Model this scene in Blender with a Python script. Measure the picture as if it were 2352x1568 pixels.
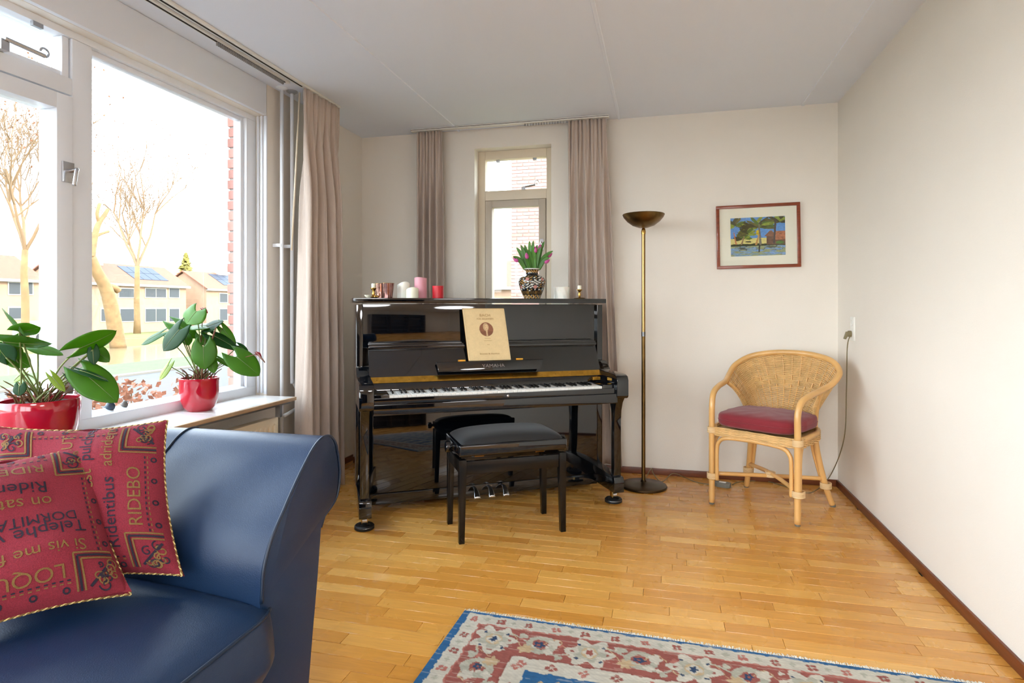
import bpy, bmesh, math, random
import numpy as np
from mathutils import Vector, Matrix
random.seed(7); rng = np.random.default_rng(7)
for o in list(bpy.data.objects): bpy.data.objects.remove(o)
SC = bpy.context.scene; COL = SC.collection
R = math.radians; PI = math.pi
# ------------------------------------------------------------------ camera, world, sun, exposure
FPX, CX, CY, CAMH, YAW = 1380.0, 1176.0, 704.0, 1.18, R(14.0)      # photo is 2352 x 1568
cd = bpy.data.cameras.new('camera'); cam = bpy.data.objects.new('camera', cd); COL.objects.link(cam)
cd.sensor_width = 36; cd.lens = FPX / 2352 * 36; cd.shift_y = -(784 - CY) / 2352; cd.clip_start = .05; cd.clip_end = 400
cam.location = (0, 0, CAMH); cam.rotation_euler = (R(90), 0, YAW); SC.camera = cam
W = bpy.data.worlds.new('sky'); SC.world = W; W.use_nodes = True
nt = W.node_tree; nt.nodes.clear()
wo = nt.nodes.new('ShaderNodeOutputWorld'); bg = nt.nodes.new('ShaderNodeBackground')
tc = nt.nodes.new('ShaderNodeTexCoord'); sp = nt.nodes.new('ShaderNodeSeparateXYZ'); rp = nt.nodes.new('ShaderNodeValToRGB')
nt.links.new(tc.outputs['Generated'], sp.inputs[0]); nt.links.new(sp.outputs['Z'], rp.inputs[0])
rp.color_ramp.elements[0].position = 0.0; rp.color_ramp.elements[0].color = (.94, .97, 1, 1)
rp.color_ramp.elements[1].position = .7; rp.color_ramp.elements[1].color = (.72, .85, 1, 1)
nt.links.new(rp.outputs[0], bg.inputs[0]); bg.inputs[1].default_value = 4.2
nt.links.new(bg.outputs[0], wo.inputs[0])
sd = bpy.data.lights.new('sun', 'SUN'); sun = bpy.data.objects.new('sun', sd); COL.objects.link(sun)
sd.energy = 2.2; sd.angle = R(1); sd.color = (1, .80, .55)
sun.rotation_euler = Vector((-.80, .34, -.42)).to_track_quat('-Z', 'Y').to_euler()
VS = SC.view_settings; VS.view_transform = 'Standard'; VS.look = 'None'; VS.gamma = 1; VS.use_curve_mapping = False
VS.exposure = 1.4
# ------------------------------------------------------------------ helpers
FW = Vector((-math.sin(YAW), math.cos(YAW), 0)); RT = Vector((math.cos(YAW), math.sin(YAW), 0)); CAM = Vector((0, 0, CAMH))
def ray(px, py): return FW + RT * ((px - CX) / FPX) + Vector((0, 0, -(py - CY) / FPX))
def atx(px, py, x): d = ray(px, py); return CAM + d * (x / d.x)
def aty(px, py, y): d = ray(px, py); return CAM + d * (y / d.y)
def atz(px, py, z): d = ray(px, py); return CAM + d * ((z - CAMH) / d.z)
def atp(px, py, p, n): d = ray(px, py); n = Vector(n); return CAM + d * ((Vector(p) - CAM).dot(n) / d.dot(n))
def lin(c): c /= 255.; return c / 12.92 if c <= .04045 else ((c + .055) / 1.055) ** 2.4
def S(r, g, b): return (lin(r), lin(g), lin(b), 1)
def tag(o, label=None, cat=None, group=None, kind=None):
    if label: o['label'] = label
    if cat: o['category'] = cat
    if group: o['group'] = group
    if kind: o['kind'] = kind
    return o
def thing(name, label, cat, loc=(0, 0, 0), rz=0, group=None):
    o = bpy.data.objects.new(name, None); COL.objects.link(o); o.location = loc; o.rotation_euler = (0, 0, rz)
    o.empty_display_size = .05
    return tag(o, label, cat, group)
def copy_tree(o, parent=None):
    c = o.copy(); COL.objects.link(c); c.parent = parent
    for ch in list(o.children): copy_tree(ch, c)
    return c
class MB:
    def __init__(s): s.v = []; s.f = []
    def add(s, v, f):
        n = len(s.v); s.v += [tuple(p) for p in v]; s.f += [tuple(i + n for i in q) for q in f]; return s
    def box(s, x0, x1, y0, y1, z0, z1):
        return s.add([(x, y, z) for z in (z0, z1) for y in (y0, y1) for x in (x0, x1)],
                     [(0, 2, 3, 1), (4, 5, 7, 6), (0, 1, 5, 4), (2, 6, 7, 3), (0, 4, 6, 2), (1, 3, 7, 5)])
    def prism(s, poly, axis, a, b):
        # poly: 2D points; extruded along axis from a to b. axis x: (y,z)  y: (x,z)  z: (x,y)
        n = len(poly)
        def p3(q, t): return (t, q[0], q[1]) if axis == 'x' else ((q[0], t, q[1]) if axis == 'y' else (q[0], q[1], t))
        v = [p3(q, a) for q in poly] + [p3(q, b) for q in poly]
        return s.add(v, [tuple(range(n))[::-1], tuple(range(n, 2 * n))] + [(i, (i + 1) % n, n + (i + 1) % n, n + i) for i in range(n)])
    def tube(s, pts, r, seg=8, closed=False, caps=True):
        pts = [Vector(p) for p in pts]; n = len(pts); rr = r if isinstance(r, (list, tuple)) else [r] * n
        t0 = None; rings = []; up = None
        for i, p in enumerate(pts):
            a = pts[(i - 1) % n] if (closed or i > 0) else p; b = pts[(i + 1) % n] if (closed or i < n - 1) else p
            t = (b - a).normalized() if (b - a).length > 1e-9 else Vector((0, 0, 1))
            if up is None:
                up = t.orthogonal().normalized()
            else:
                up = up - t * up.dot(t); up = up.normalized() if up.length > 1e-6 else t.orthogonal().normalized()
            w = t.cross(up)
            rings.append([p + (up * math.cos(2 * PI * k / seg) + w * math.sin(2 * PI * k / seg)) * rr[i] for k in range(seg)])
        v = [q for g in rings for q in g]; f = []
        for i in range(n if closed else n - 1):
            j = (i + 1) % n
            for k in range(seg): f.append((i * seg + k, i * seg + (k + 1) % seg, j * seg + (k + 1) % seg, j * seg + k))
        if caps and not closed: f += [tuple(range(seg))[::-1], tuple((n - 1) * seg + k for k in range(seg))]
        return s.add(v, f)
    def lathe(s, prof, seg=24, c=(0, 0, 0), cap0=True, cap1=True):
        n = len(prof); v = []; f = []
        for (r, z) in prof:
            for k in range(seg): v.append((c[0] + r * math.cos(2 * PI * k / seg), c[1] + r * math.sin(2 * PI * k / seg), c[2] + z))
        for i in range(n - 1):
            for k in range(seg): f.append((i * seg + k, i * seg + (k + 1) % seg, (i + 1) * seg + (k + 1) % seg, (i + 1) * seg + k))
        if cap0: f.append(tuple(range(seg))[::-1])
        if cap1: f.append(tuple((n - 1) * seg + k for k in range(seg)))
        return s.add(v, f)
    def grid(s, nu, nv, fn, closeu=False):
        v = [fn(i / (nu if closeu else nu - 1), j / (nv - 1)) for j in range(nv) for i in range(nu)]
        f = [(j * nu + i, j * nu + (i + 1) % nu, (j + 1) * nu + (i + 1) % nu, (j + 1) * nu + i) for j in range(nv - 1) for i in range(nu if closeu else nu - 1)]
        return s.add(v, f)
    def xf(s, fn): s.v = [tuple(fn(Vector(p))) for p in s.v]; return s
    def build(s, name, mat, parent=None, bevel=0, smooth=False, seg=2, sub=0, fix=True, kind=None, loc=None):
        me = bpy.data.meshes.new(name); me.from_pydata(s.v, [], s.f)
        bm = bmesh.new(); bm.from_mesh(me)
        if fix: bmesh.ops.recalc_face_normals(bm, faces=bm.faces)
        if bevel:
            es = [e for e in bm.edges if len(e.link_faces) == 2 and e.calc_face_angle(0) > .5]
            bmesh.ops.bevel(bm, geom=es, offset=bevel, segments=seg, affect='EDGES', profile=.6, clamp_overlap=True)
        bm.to_mesh(me); bm.free()
        if mat: me.materials.append(mat)
        if smooth or bevel:
            me.polygons.foreach_set('use_smooth', [True] * len(me.polygons))
            if not smooth or smooth == 'auto':
                try: me.set_sharp_from_angle(angle=R(40))
                except Exception: pass
        o = bpy.data.objects.new(name, me); COL.objects.link(o)
        if parent is not None: o.parent = parent
        if loc: o.location = loc
        if sub:
            m = o.modifiers.new('sub', 'SUBSURF'); m.levels = sub; m.render_levels = sub
        if kind: o['kind'] = kind
        return o
def spline(pts, n=8, closed=False):
    P = [Vector(p) for p in pts]; out = []; m = len(P)
    for i in range(m if closed else m - 1):
        g = lambda k: P[k % m] if closed else P[max(0, min(m - 1, k))]
        a, b, c, d = g(i - 1), g(i), g(i + 1), g(i + 2)
        for k in range(n):
            t = k / n
            out.append(.5 * ((2 * b) + (c - a) * t + (2 * a - 5 * b + 4 * c - d) * t * t + (3 * b - a - 3 * c + d) * t ** 3))
    if not closed: out.append(P[-1])
    return out
# ------------------------------------------------------------------ materials
MATS = {}
def mat(name, col, rough=.5, metal=0., bump=None, var=None, coat=0., sheen=0., spec=.5, sss=0., trans=0., obj_rand=0., aniso=None):
    """var=(scale, strength, stretch) darkens/lightens the colour with noise, bump=(scale, strength, stretch)"""
    m = bpy.data.materials.new(name); m.use_nodes = True; n = m.node_tree; L = n.links.new
    b = n.nodes['Principled BSDF']; b.inputs['Base Color'].default_value = col
    b.inputs['Roughness'].default_value = rough; b.inputs['Metallic'].default_value = metal
    b.inputs['Coat Weight'].default_value = coat; b.inputs['Sheen Weight'].default_value = sheen
    b.inputs['Specular IOR Level'].default_value = spec; b.inputs['Transmission Weight'].default_value = trans
    if sss:
        b.inputs['Subsurface Weight'].default_value = sss; b.inputs['Subsurface Radius'].default_value = (.02, .012, .01); b.inputs['Subsurface Scale'].default_value = .5
    t = n.nodes.new('ShaderNodeTexCoord')
    def noise(sc, st):
        mp = n.nodes.new('ShaderNodeMapping'); mp.inputs['Scale'].default_value = st; L(t.outputs['Object'], mp.inputs[0])
        x = n.nodes.new('ShaderNodeTexNoise'); x.inputs['Scale'].default_value = sc; x.inputs['Detail'].default_value = 4; L(mp.outputs[0], x.inputs[0]); return x
    src = None
    if var:
        x = noise(var[0], var[2] if len(var) > 2 else (1, 1, 1))
        h = n.nodes.new('ShaderNodeHueSaturation'); h.inputs['Color'].default_value = col
        mr = n.nodes.new('ShaderNodeMapRange'); mr.inputs[1].default_value = .3; mr.inputs[2].default_value = .7
        mr.inputs[3].default_value = 1 - var[1]; mr.inputs[4].default_value = 1 + var[1]; L(x.outputs[0], mr.inputs[0]); L(mr.outputs[0], h.inputs['Value'])
        src = h
    if obj_rand:
        oi = n.nodes.new('ShaderNodeObjectInfo'); h2 = n.nodes.new('ShaderNodeHueSaturation'); h2.inputs['Color'].default_value = col
        if src: L(src.outputs[0], h2.inputs['Color'])
        mr = n.nodes.new('ShaderNodeMapRange'); mr.inputs[3].default_value = 1 - obj_rand; mr.inputs[4].default_value = 1 + obj_rand
        L(oi.outputs['Random'], mr.inputs[0]); L(mr.outputs[0], h2.inputs['Value']); src = h2
    if src: L(src.outputs[0], b.inputs['Base Color'])
    if bump:
        x = noise(bump[0], bump[2] if len(bump) > 2 else (1, 1, 1)); bp = n.nodes.new('ShaderNodeBump')
        bp.inputs['Strength'].default_value = bump[1]; bp.inputs['Distance'].default_value = .004; L(x.outputs[0], bp.inputs['Height']); L(bp.outputs[0], b.inputs['Normal'])
    MATS[name] = m; return m
def attr_mat(name, rough=.6, bump=None, coat=0, spec=.5):
    m = mat(name, (1, 1, 1, 1), rough, bump=bump, coat=coat, spec=spec); n = m.node_tree
    a = n.nodes.new('ShaderNodeVertexColor'); a.layer_name = 'Col'
    n.links.new(a.outputs[0], n.nodes['Principled BSDF'].inputs['Base Color']); return m
def paint(o, cols):
    """cols: (nverts,3) linear colours as the printed pattern of the surface"""
    ca = o.data.color_attributes.new('Col', 'FLOAT_COLOR', 'POINT')
    c = np.ones((len(cols), 4), np.float32); c[:, :3] = cols; ca.data.foreach_set('color', c.ravel())
def vnoise(x, y, seed=0):
    r = np.random.default_rng(seed); T = r.random((256, 256))
    xi = np.floor(x).astype(int); yi = np.floor(y).astype(int); fx = x - xi; fy = y - yi
    fx = fx * fx * (3 - 2 * fx); fy = fy * fy * (3 - 2 * fy); g = lambda a, b: T[a % 256, b % 256]
    return (g(xi, yi) * (1 - fx) + g(xi + 1, yi) * fx) * (1 - fy) + (g(xi, yi + 1) * (1 - fx) + g(xi + 1, yi + 1) * fx) * fy
def text2d(body, size, align='LEFT'):
    cu = bpy.data.curves.new('txt', 'FONT'); cu.body = body; cu.size = size; cu.align_x = align; cu.resolution_u = 3
    o = bpy.data.objects.new('txt', cu); COL.objects.link(o); dg = bpy.context.evaluated_depsgraph_get()
    me = bpy.data.meshes.new_from_object(o.evaluated_get(dg))
    v = [(p.co.x, p.co.y) for p in me.vertices]; f = [tuple(p.vertices) for p in me.polygons]
    bpy.data.objects.remove(o); bpy.data.curves.remove(cu); bpy.data.meshes.remove(me); return v, f
m_wall = mat('wall_paint', S(239, 232, 221), .85, bump=(260, .25), var=(1.3, .015))
m_ceil = mat('ceiling_paint', S(234, 240, 250), .9, bump=(300, .12))
m_white = mat('white_gloss_paint', S(238, 242, 248), .35, bump=(60, .03))
m_cream = mat('cream_window_paint', S(226, 212, 188), .4)
m_beige = mat('beige_sash_paint', S(190, 178, 160), .4)
m_base = mat('mahogany_skirting', S(112, 58, 30), .4, var=(8, .2, (1, 1, 8)))
m_black = mat('black_polyester_lacquer', S(7, 10, 15), .04, coat=.6, spec=.5)
m_blacks = mat('satin_black_wood', S(7, 7, 8), .25, spec=.35, coat=.1)
m_brass = mat('brass', S(190, 150, 80), .22, 1.0, var=(20, .15))
m_obrass = mat('aged_brass', S(112, 88, 52), .35, 1.0, var=(14, .25))
m_gold = mat('gold_hinge', S(215, 165, 70), .25, 1.0, var=(30, .2, (1, 1, 1)))
m_chrome = mat('brushed_steel', S(200, 200, 202), .25, 1.0)
m_key = mat('ivory_key', S(240, 238, 232), .2)
m_vel = mat('black_velour', S(14, 15, 18), .6, sheen=.12, bump=(500, .2))
m_curt = mat('taupe_linen', S(197, 180, 167), .95, sheen=.25, bump=(420, .35, (1, 1, .25)), var=(90, .05, (1, 1, .12)))
m_leather = mat('blue_leather', S(16, 42, 74), .40, spec=.5, bump=(420, .16), var=(3, .10))
m_pipeL = mat('dark_leather_piping', S(20, 38, 60), .4)
m_pot = mat('red_glaze', S(176, 20, 42), .12, coat=.6, var=(9, .08))
m_soil = mat('potting_soil', S(60, 44, 34), .95, bump=(80, .8), var=(60, .4))
m_leaf = mat('anthurium_leaf', S(66, 110, 24), .38, var=(12, .22), bump=(25, .12), obj_rand=.25, spec=.3)
m_stem = mat('green_petiole', S(110, 120, 60), .5, var=(20, .25))
m_dry = mat('dry_stalk', S(112, 74, 50), .9, var=(30, .3))
m_spathe = mat('red_spathe', S(140, 26, 38), .35, var=(20, .2))
m_spadix = mat('brown_spadix', S(120, 80, 62), .7)
m_rattan = mat('honey_rattan', S(222, 172, 104), .35, coat=.35, var=(7, .1, (1, 1, .3)))
m_weave = mat('pale_rattan_weave', S(226, 184, 122), .5, var=(22, .14))
m_binding = mat('pale_cane_binding', S(232, 200, 152), .5)
m_burg = mat('burgundy_cotton', S(128, 30, 40), .85, sheen=.2, bump=(300, .25), var=(5, .1))
m_grey = mat('grey_plastic', S(120, 118, 108), .5)
m_olive = mat('olive_cable', S(128, 116, 84), .5)
m_plast = mat('white_plastic', S(236, 234, 226), .35)
m_rad = mat('cream_radiator_enamel', S(236, 218, 188), .4)
m_tile = mat('white_sill_tile', S(240, 238, 236), .16, coat=.3)
m_wood = mat('pale_edge_wood', S(190, 160, 128), .6, var=(10, .12, (6, 1, 1)))
m_dark = mat('dark_gap', S(40, 36, 34), .9)
m_met = mat('zinc_bracket', S(170, 172, 176), .4, .8)
m_frame = mat('mahogany_frame', S(132, 56, 22), .35, var=(12, .2, (1, 1, 6)), coat=.3)
m_mount = mat('cream_mount', S(236, 234, 216), .8)
m_rubber = mat('black_rubber', S(22, 22, 24), .6)
m_wax = mat('white_wax', S(244, 242, 232), .45, sss=.3)
m_wick = mat('wick', S(60, 50, 44), .9)
def leafy(m, col):
    n = m.node_tree; b = n.nodes['Principled BSDF']; o = n.nodes['Material Output']; tr = n.nodes.new('ShaderNodeBsdfTranslucent'); tr.inputs[0].default_value = col
    mx = n.nodes.new('ShaderNodeMixShader'); mx.inputs[0].default_value = .38; n.links.new(b.outputs[0], mx.inputs[1]); n.links.new(tr.outputs[0], mx.inputs[2]); n.links.new(mx.outputs[0], o.inputs[0]); return m
def glass_mat(name, tint=(1, 1, 1, 1), f=1.0):
    m = bpy.data.materials.new(name); m.use_nodes = True; n = m.node_tree; n.nodes.clear()
    o = n.nodes.new('ShaderNodeOutputMaterial'); t = n.nodes.new('ShaderNodeBsdfTransparent'); g = n.nodes.new('ShaderNodeBsdfGlossy')
    g.inputs['Roughness'].default_value = 0.0; t.inputs[0].default_value = tint
    lw = n.nodes.new('ShaderNodeLayerWeight'); lw.inputs[0].default_value = .5; pw_ = n.nodes.new('ShaderNodeMath'); pw_.operation = 'POWER'; pw_.inputs[1].default_value = 5
    fr = n.nodes.new('ShaderNodeMath'); fr.operation = 'MULTIPLY_ADD'; fr.inputs[1].default_value = .9; fr.inputs[2].default_value = .025
    n.links.new(lw.outputs['Facing'], pw_.inputs[0]); n.links.new(pw_.outputs[0], fr.inputs[0]); mx = n.nodes.new('ShaderNodeMixShader')
    n.links.new(fr.outputs[0], mx.inputs[0]); n.links.new(t.outputs[0], mx.inputs[1]); n.links.new(g.outputs[0], mx.inputs[2]); n.links.new(mx.outputs[0], o.inputs[0])
    return m
leafy(m_leaf, S(120, 170, 30))
m_glass = glass_mat('window_glass', (.97, .985, .98, 1))
m_pglass = glass_mat('picture_glass', (1, 1, 1, 1))
# oak planks: one material, tone per plank from the object's random value
def plank_mat():
    m = mat('oak_plank', S(206, 146, 70), .26, coat=.25); n = m.node_tree; L = n.links.new; b = n.nodes['Principled BSDF']
    t = n.nodes.new('ShaderNodeTexCoord'); oi = n.nodes.new('ShaderNodeObjectInfo')
    ad = n.nodes.new('ShaderNodeVectorMath'); ad.operation = 'ADD'; L(t.outputs['Object'], ad.inputs[0])
    sc = n.nodes.new('ShaderNodeVectorMath'); sc.operation = 'SCALE'; sc.inputs['Scale'].default_value = 7.3; L(oi.outputs['Location'], sc.inputs[0]); L(sc.outputs[0], ad.inputs[1])
    mp = n.nodes.new('ShaderNodeMapping'); mp.inputs['Scale'].default_value = (1.6, 30, 30); L(ad.outputs[0], mp.inputs[0])
    no = n.nodes.new('ShaderNodeTexNoise'); no.inputs['Scale'].default_value = 2.6; no.inputs['Detail'].default_value = 5; no.inputs['Distortion'].default_value = .8; L(mp.outputs[0], no.inputs[0])
    r1 = n.nodes.new('ShaderNodeValToRGB'); e = r1.color_ramp.elements
    e[0].position = .0; e[0].color = S(204, 140, 58); e[1].position = 1; e[1].color = S(232, 178, 96)
    x = e.new(.35); x.color = S(214, 152, 68); x = e.new(.75); x.color = S(222, 164, 80); L(oi.outputs['Random'], r1.inputs[0])
    h = n.nodes.new('ShaderNodeHueSaturation'); mr = n.nodes.new('ShaderNodeMapRange'); mr.inputs[1].default_value = .3; mr.inputs[2].default_value = .7; mr.inputs[3].default_value = .91; mr.inputs[4].default_value = 1.07
    L(no.outputs[0], mr.inputs[0]); L(mr.outputs[0], h.inputs['Value']); L(r1.outputs[0], h.inputs['Color']); L(h.outputs[0], b.inputs['Base Color'])
    bp = n.nodes.new('ShaderNodeBump'); bp.inputs['Strength'].default_value = .04; bp.inputs['Distance'].default_value = .003; L(no.outputs[0], bp.inputs['Height']); L(bp.outputs[0], b.inputs['Normal'])
    n2 = n.nodes.new('ShaderNodeTexNoise'); n2.inputs['Scale'].default_value = 3; L(ad.outputs[0], n2.inputs[0])
    m2 = n.nodes.new('ShaderNodeMapRange'); m2.inputs[3].default_value = .18; m2.inputs[4].default_value = .38; L(n2.outputs[0], m2.inputs[0]); L(m2.outputs[0], b.inputs['Roughness'])
    return m
m_plank = plank_mat()
# ------------------------------------------------------------------ room shell
XL, XR, YB, H = -2.312, 1.122, 4.346, 2.52      # inner faces of left, right, back wall, ceiling height
XE, YR, YE = 4.3, -3.6, 1.45                    # room opens to the right behind the camera
def struct(o): o['kind'] = 'structure'; return o
floor = struct(MB().box(XL - .1, XE, YR, YB + .05, -.12, -.0135).build('floor', m_dark))
# planks parallel to the back wall
PW = .068; pl = []
u = MB().box(0, 1, .0008, PW - .0008, -.013, 0)
mesh0 = u.build('plank', m_plank, floor, bevel=.0012, seg=1); pm = mesh0.data; bpy.data.objects.remove(mesh0)
rows = int((YB - YR) / PW) + 1; rest = []
for r in range(rows):
    y = YB - (r + 1) * PW; xe = XR if y > YE - .05 else XE; x = XL - random.random() * .45
    while x < xe:
        L_ = random.choice([.36, .41, .43, .45, .45, .5, .56, .63]); a, b_ = max(x, XL), min(x + L_, xe)
        if b_ - a > .02:
            d = (Vector(((a + b_) / 2, y, 0))).dot(FW)
            vis = y > 1.55 and d > .5 and not ((a + b_) / 2 < -1.0 and y < 1.7) and not (b_ < -1.9 and y < 2.9)
            (pl if vis else rest).append((d, a, b_, y))
        x += L_
pl.sort(); rest += pl[298:]
for d, a, b_, y in pl[:298]:
    o = bpy.data.objects.new('plank', pm); COL.objects.link(o); o.parent = floor; o.location = (a + .0005, y, 0); o.scale = (b_ - a - .001, 1, 1)
q = MB()
for d, a, b_, y in rest: q.box(a + .0005, b_ - .0005, y + .0006, y + PW - .0006, -.013, 0)
q.build('plank_field', m_plank, floor, kind='stuff')
ceiling = struct(MB().box(XL - .3, XE + .3, YR - .3, YB + .3, H, H + .25).build('ceiling', m_ceil))
for x in (-1.50, -.295, .91, 2.1, 3.3):
    MB().prism([(x - .011, H + .002), (x - .008, H - .006), (x + .008, H - .006), (x + .011, H + .002)], 'y', YR, YB).build('seam_strip', m_ceil, ceiling)
# right wall, end walls
struct(MB().box(XR, XR + .22, YE, YB + .3, -.1, H).build('wall_right', m_wall))
struct(MB().box(XR + .22, XE + .3, YE, YE + .25, -.1, H).build('wall_return', m_wall))
struct(MB().box(XE, XE + .3, YR - .3, YE, -.1, H).build('wall_far_right', m_wall))
w = MB(); rw = (-2.15, .80, .06, 2.42)
w.box(XL - .3, rw[0], YR - .3, YR, -.1, H).box(rw[1], XE + .3, YR - .3, YR, -.1, H).box(rw[0], rw[1], YR - .3, YR, -.1, rw[2]).box(rw[0], rw[1], YR - .3, YR, rw[3], H)
struct(w.build('wall_rear', m_wall))
# back wall with the narrow window opening
WX0, WX1, WZ1, WZ0 = -1.376, -.787, 2.375, .72
w = MB(); yo = YB + .30
w.box(XL - .3, WX0, YB, yo, -.1, H).box(WX1, XR + .3, YB, yo, -.1, H).box(WX0, WX1, YB, yo, -.1, WZ0).box(WX0, WX1, YB, yo, WZ1, H)
wall_back = struct(w.build('wall_back', m_wall))
# left wall with the long window opening
LY0, LY1, LZ0, LZ1 = -2.4, 3.16, .63, 2.33
XO = XL - .215
w = MB()
w.box(XO, XL, LY1, YB, -.1, H).box(XO, XL, YR, LY0, -.1, H).box(XO, XL, LY0, LY1, -.1, LZ0).box(XO, XL - .02, LY0, LY1, LZ1, H)
wall_left = struct(w.build('wall_left', m_wall))
# skirting
for nm, bx in (('baseboard_right', (XR - .012, XR, YE, YB, 0, .045)), ('baseboard_back', (XL, XR - .012, YB - .012, YB, 0, .045)), ('baseboard_left', (XL, XL + .012, YR, YB - .012, 0, .045))):
    struct(MB().box(*bx).build(nm, m_base, bevel=.003))
# ------------------------------------------------------------------ big left window
XI = -2.388; XG = -2.43; XF = -2.48
win1 = tag(thing('window_1', None, None), kind='structure')
def fbar(y0, y1, z0, z1, name='frame_bar', m=m_white, x0=XF, x1=XI, par=win1, bev=.004): return MB().box(x0, x1, y0, y1, z0, z1).build(name, m, par, bevel=bev)
fbar(LY0, LY1, 2.30, 2.345, 'head_rail'); fbar(LY0, LY1, .645, .70, 'bottom_rail')
MB().prism([(XI, .70), (XF, .70), (XF, .712), (XG - .01, .722), (XI, .702)], 'y', LY0, LY1).build('sloped_sill', m_white, win1)
fbar(3.075, LY1, .70, 2.30, 'stile'); fbar(3.05, 3.075, .70, 2.30, 'glazing_bead', x0=XG - .02, x1=XG + .02)
fbar(1.99, 2.08, .70, 2.30, 'mullion'); fbar(.88, .97, .70, 2.30, 'mullion'); fbar(-.72, -.63, .70, 2.30, 'mullion'); fbar(-1.6, -1.51, .70, 2.30, 'mullion')
fbar(LY0, LY0 + .05, .70, 2.30, 'stile')
fbar(2.08, 3.05, 2.275, 2.30, 'glazing_bead', x0=XG - .02, x1=XG + .02); fbar(2.08, 2.10, .72, 2.28, 'glazing_bead', x0=XG - .02, x1=XG + .02)
def pane(y0, y1, z0, z1, nm='pane', x=XG): return MB().box(x - .003, x + .003, y0, y1, z0, z1).build(nm, m_glass, win1)
pane(2.09, 3.06, .715, 2.285); pane(-.63, .88, .715, 2.29); pane(LY0 + .05, -1.6, .715, 2.29)
for (a, b_) in ((.97, 1.99), (-1.51, -.72)):
    fbar(a, b_, 2.06, 2.13, 'transom')
    pane(a + .01, b_ - .01, 2.14, 2.29, 'vent_pane')
    fbar(a + .01, b_ - .01, 2.135, 2.155, 'vent_bead', x0=XG - .02, x1=XG + .02); fbar(b_ - .035, b_ - .005, 2.13, 2.30, 'vent_bead', x0=XG - .02, x1=XG + .03)
    sash = MB()
    x0, x1 = XF + .01, XI + .012; e = .068; y0, y1 = a + .006, b_ - .008
    sash.box(x0, x1, y0, y0 + e, .712, 2.05).box(x0, x1, y1 - e, y1, .712, 2.05).box(x0, x1, y0 + e, y1 - e, 1.985, 2.05).box(x0, x1, y0 + e, y1 - e, .712, .785)
    sash = sash.build('casement_sash', m_white, win1, bevel=.003)
    pane(y0 + e - .01, y1 - e + .01, .775, 1.995, 'casement_pane')
# casement handles near the mullion and vent stay
def handle(z, yy=1.955):
    h = MB().box(XI + .012, XI + .02, yy - .022, yy + .028, z - .045, z + .04).build('handle_plate', m_chrome, win1, bevel=.002)
    q = MB().tube(spline([(XI + .018, yy + .012, z + .005), (XI + .05, yy + .012, z + .008), (XI + .058, yy + .004, z), (XI + .058, yy - .006, z - .06)]), .008, 10)
    q.build('lever', m_chrome, h, smooth=True)
handle(1.735); handle(.86)
q = MB().tube([(XI + .03, 1.70, 2.172), (XI + .03, 1.85, 2.166)], .009, 8).tube([(XI + .03, 1.85 + .016 * math.cos(t), 2.18 + .016 * math.sin(t)) for t in np.linspace(-2.4, 3.2, 16)], .005, 6)
q.box(XI - .005, XI + .03, 1.69, 1.72, 2.13, 2.17).build('vent_stay', m_chrome, win1, smooth='auto')
MB().box(XI - .004, XI + .012, 1.82, 1.86, 2.278, 2.296).build('vent_catch', m_met, win1)
# pelmet box above the window, inner reveal strips
fb = MB().box(XL - .06, XL + .004, -2.3, 3.152, 2.332, H - .001)
tag(fb.build('blind_box', mat('pelmet_white', S(234, 238, 244), .5), None, bevel=.004), 'white painted pelmet board running above the large side window', 'pelmet')
for x_, y_ in ((XI + .02, 3.155), (XI + .045, 3.158)):
    MB().box(x_ - .006, x_ + .006, 3.148, 3.16, .66, 2.335).build('jamb_bead', m_white, win1, bevel=.002)
MB().box(XI + .058, XL + .0015, 3.153, 3.162, .652, 2.33).build('reveal_board', m_white, win1, bevel=.001)
# outer brick reveal of the left window: one brick per course
m_brick = mat('red_brick', S(168, 118, 106), .9, bump=(60, .3), var=(20, .12), obj_rand=.18)
m_mortar = mat('mortar', S(140, 130, 124), .95, bump=(90, .3))
bk = MB().box(-.05, .05, -.1, .1, .0, .052).build('brick', m_brick, None, bevel=.002, seg=1); bme = bk.data; bpy.data.objects.remove(bk)
for i in range(26):
    o = bpy.data.objects.new('brick', bme); COL.objects.link(o); o.parent = wall_left
    o.location = (XO + .044 - (.004 if i % 2 else 0), 3.195 - (.003 if i % 2 else 0), .70 + i * .0625)
MB().box(XO + .002, XF - .001, 3.10, 3.2, .68, 2.34).build('mortar_joint', m_mortar, wall_left)
# ------------------------------------------------------------------ window sill, radiator, pipes
XS0, XS1, ZS = XI, -2.09, .65
sill = tag(thing('window_sill', 'white tiled window sill with a pale wooden front edge under the large window', 'window sill', (XS0, 0, ZS)), None)
ys = 3.125; k = 0
while ys > -2.4:
    MB().box(.001, XS1 - XS0 - .012, ys - .299 - XS0 * 0, ys - .001, -.018, 0).build('tile', m_tile, sill, bevel=.0015, seg=1); ys -= .30; k += 1
MB().box(XS1 - XS0 - .012, XS1 - XS0 + .004, -2.4, 3.125, -.02, -.0005).build('wooden_edge', m_wood, sill, bevel=.002)
MB().box(0.03, XS1 - XS0 - .02, -2.38, 3.10, -.035, -.019).build('support_board', m_met, sill)
MB().box(XS1 - XS0 - .05, XS1 - XS0 - .02, 3.0, 3.02, -.10, -.035).build('bracket', m_met, sill)
rad = thing('radiator', 'cream enamelled panel radiator below the window sill', 'radiator', (-2.16, 0, 0))
q = MB().box(-.02, .012, 1.3, 3.04, .10, .545); q.build('panel', m_rad, rad, bevel=.006)
yy = 3.0
while yy > 1.35:
    MB().prism([(yy - .012, .13), (yy + .012, .13), (yy + .012, .50), (yy, .512), (yy - .012, .50)], 'x', .010, .022).build('flute', m_rad, rad, bevel=.005); yy -= .04
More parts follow.
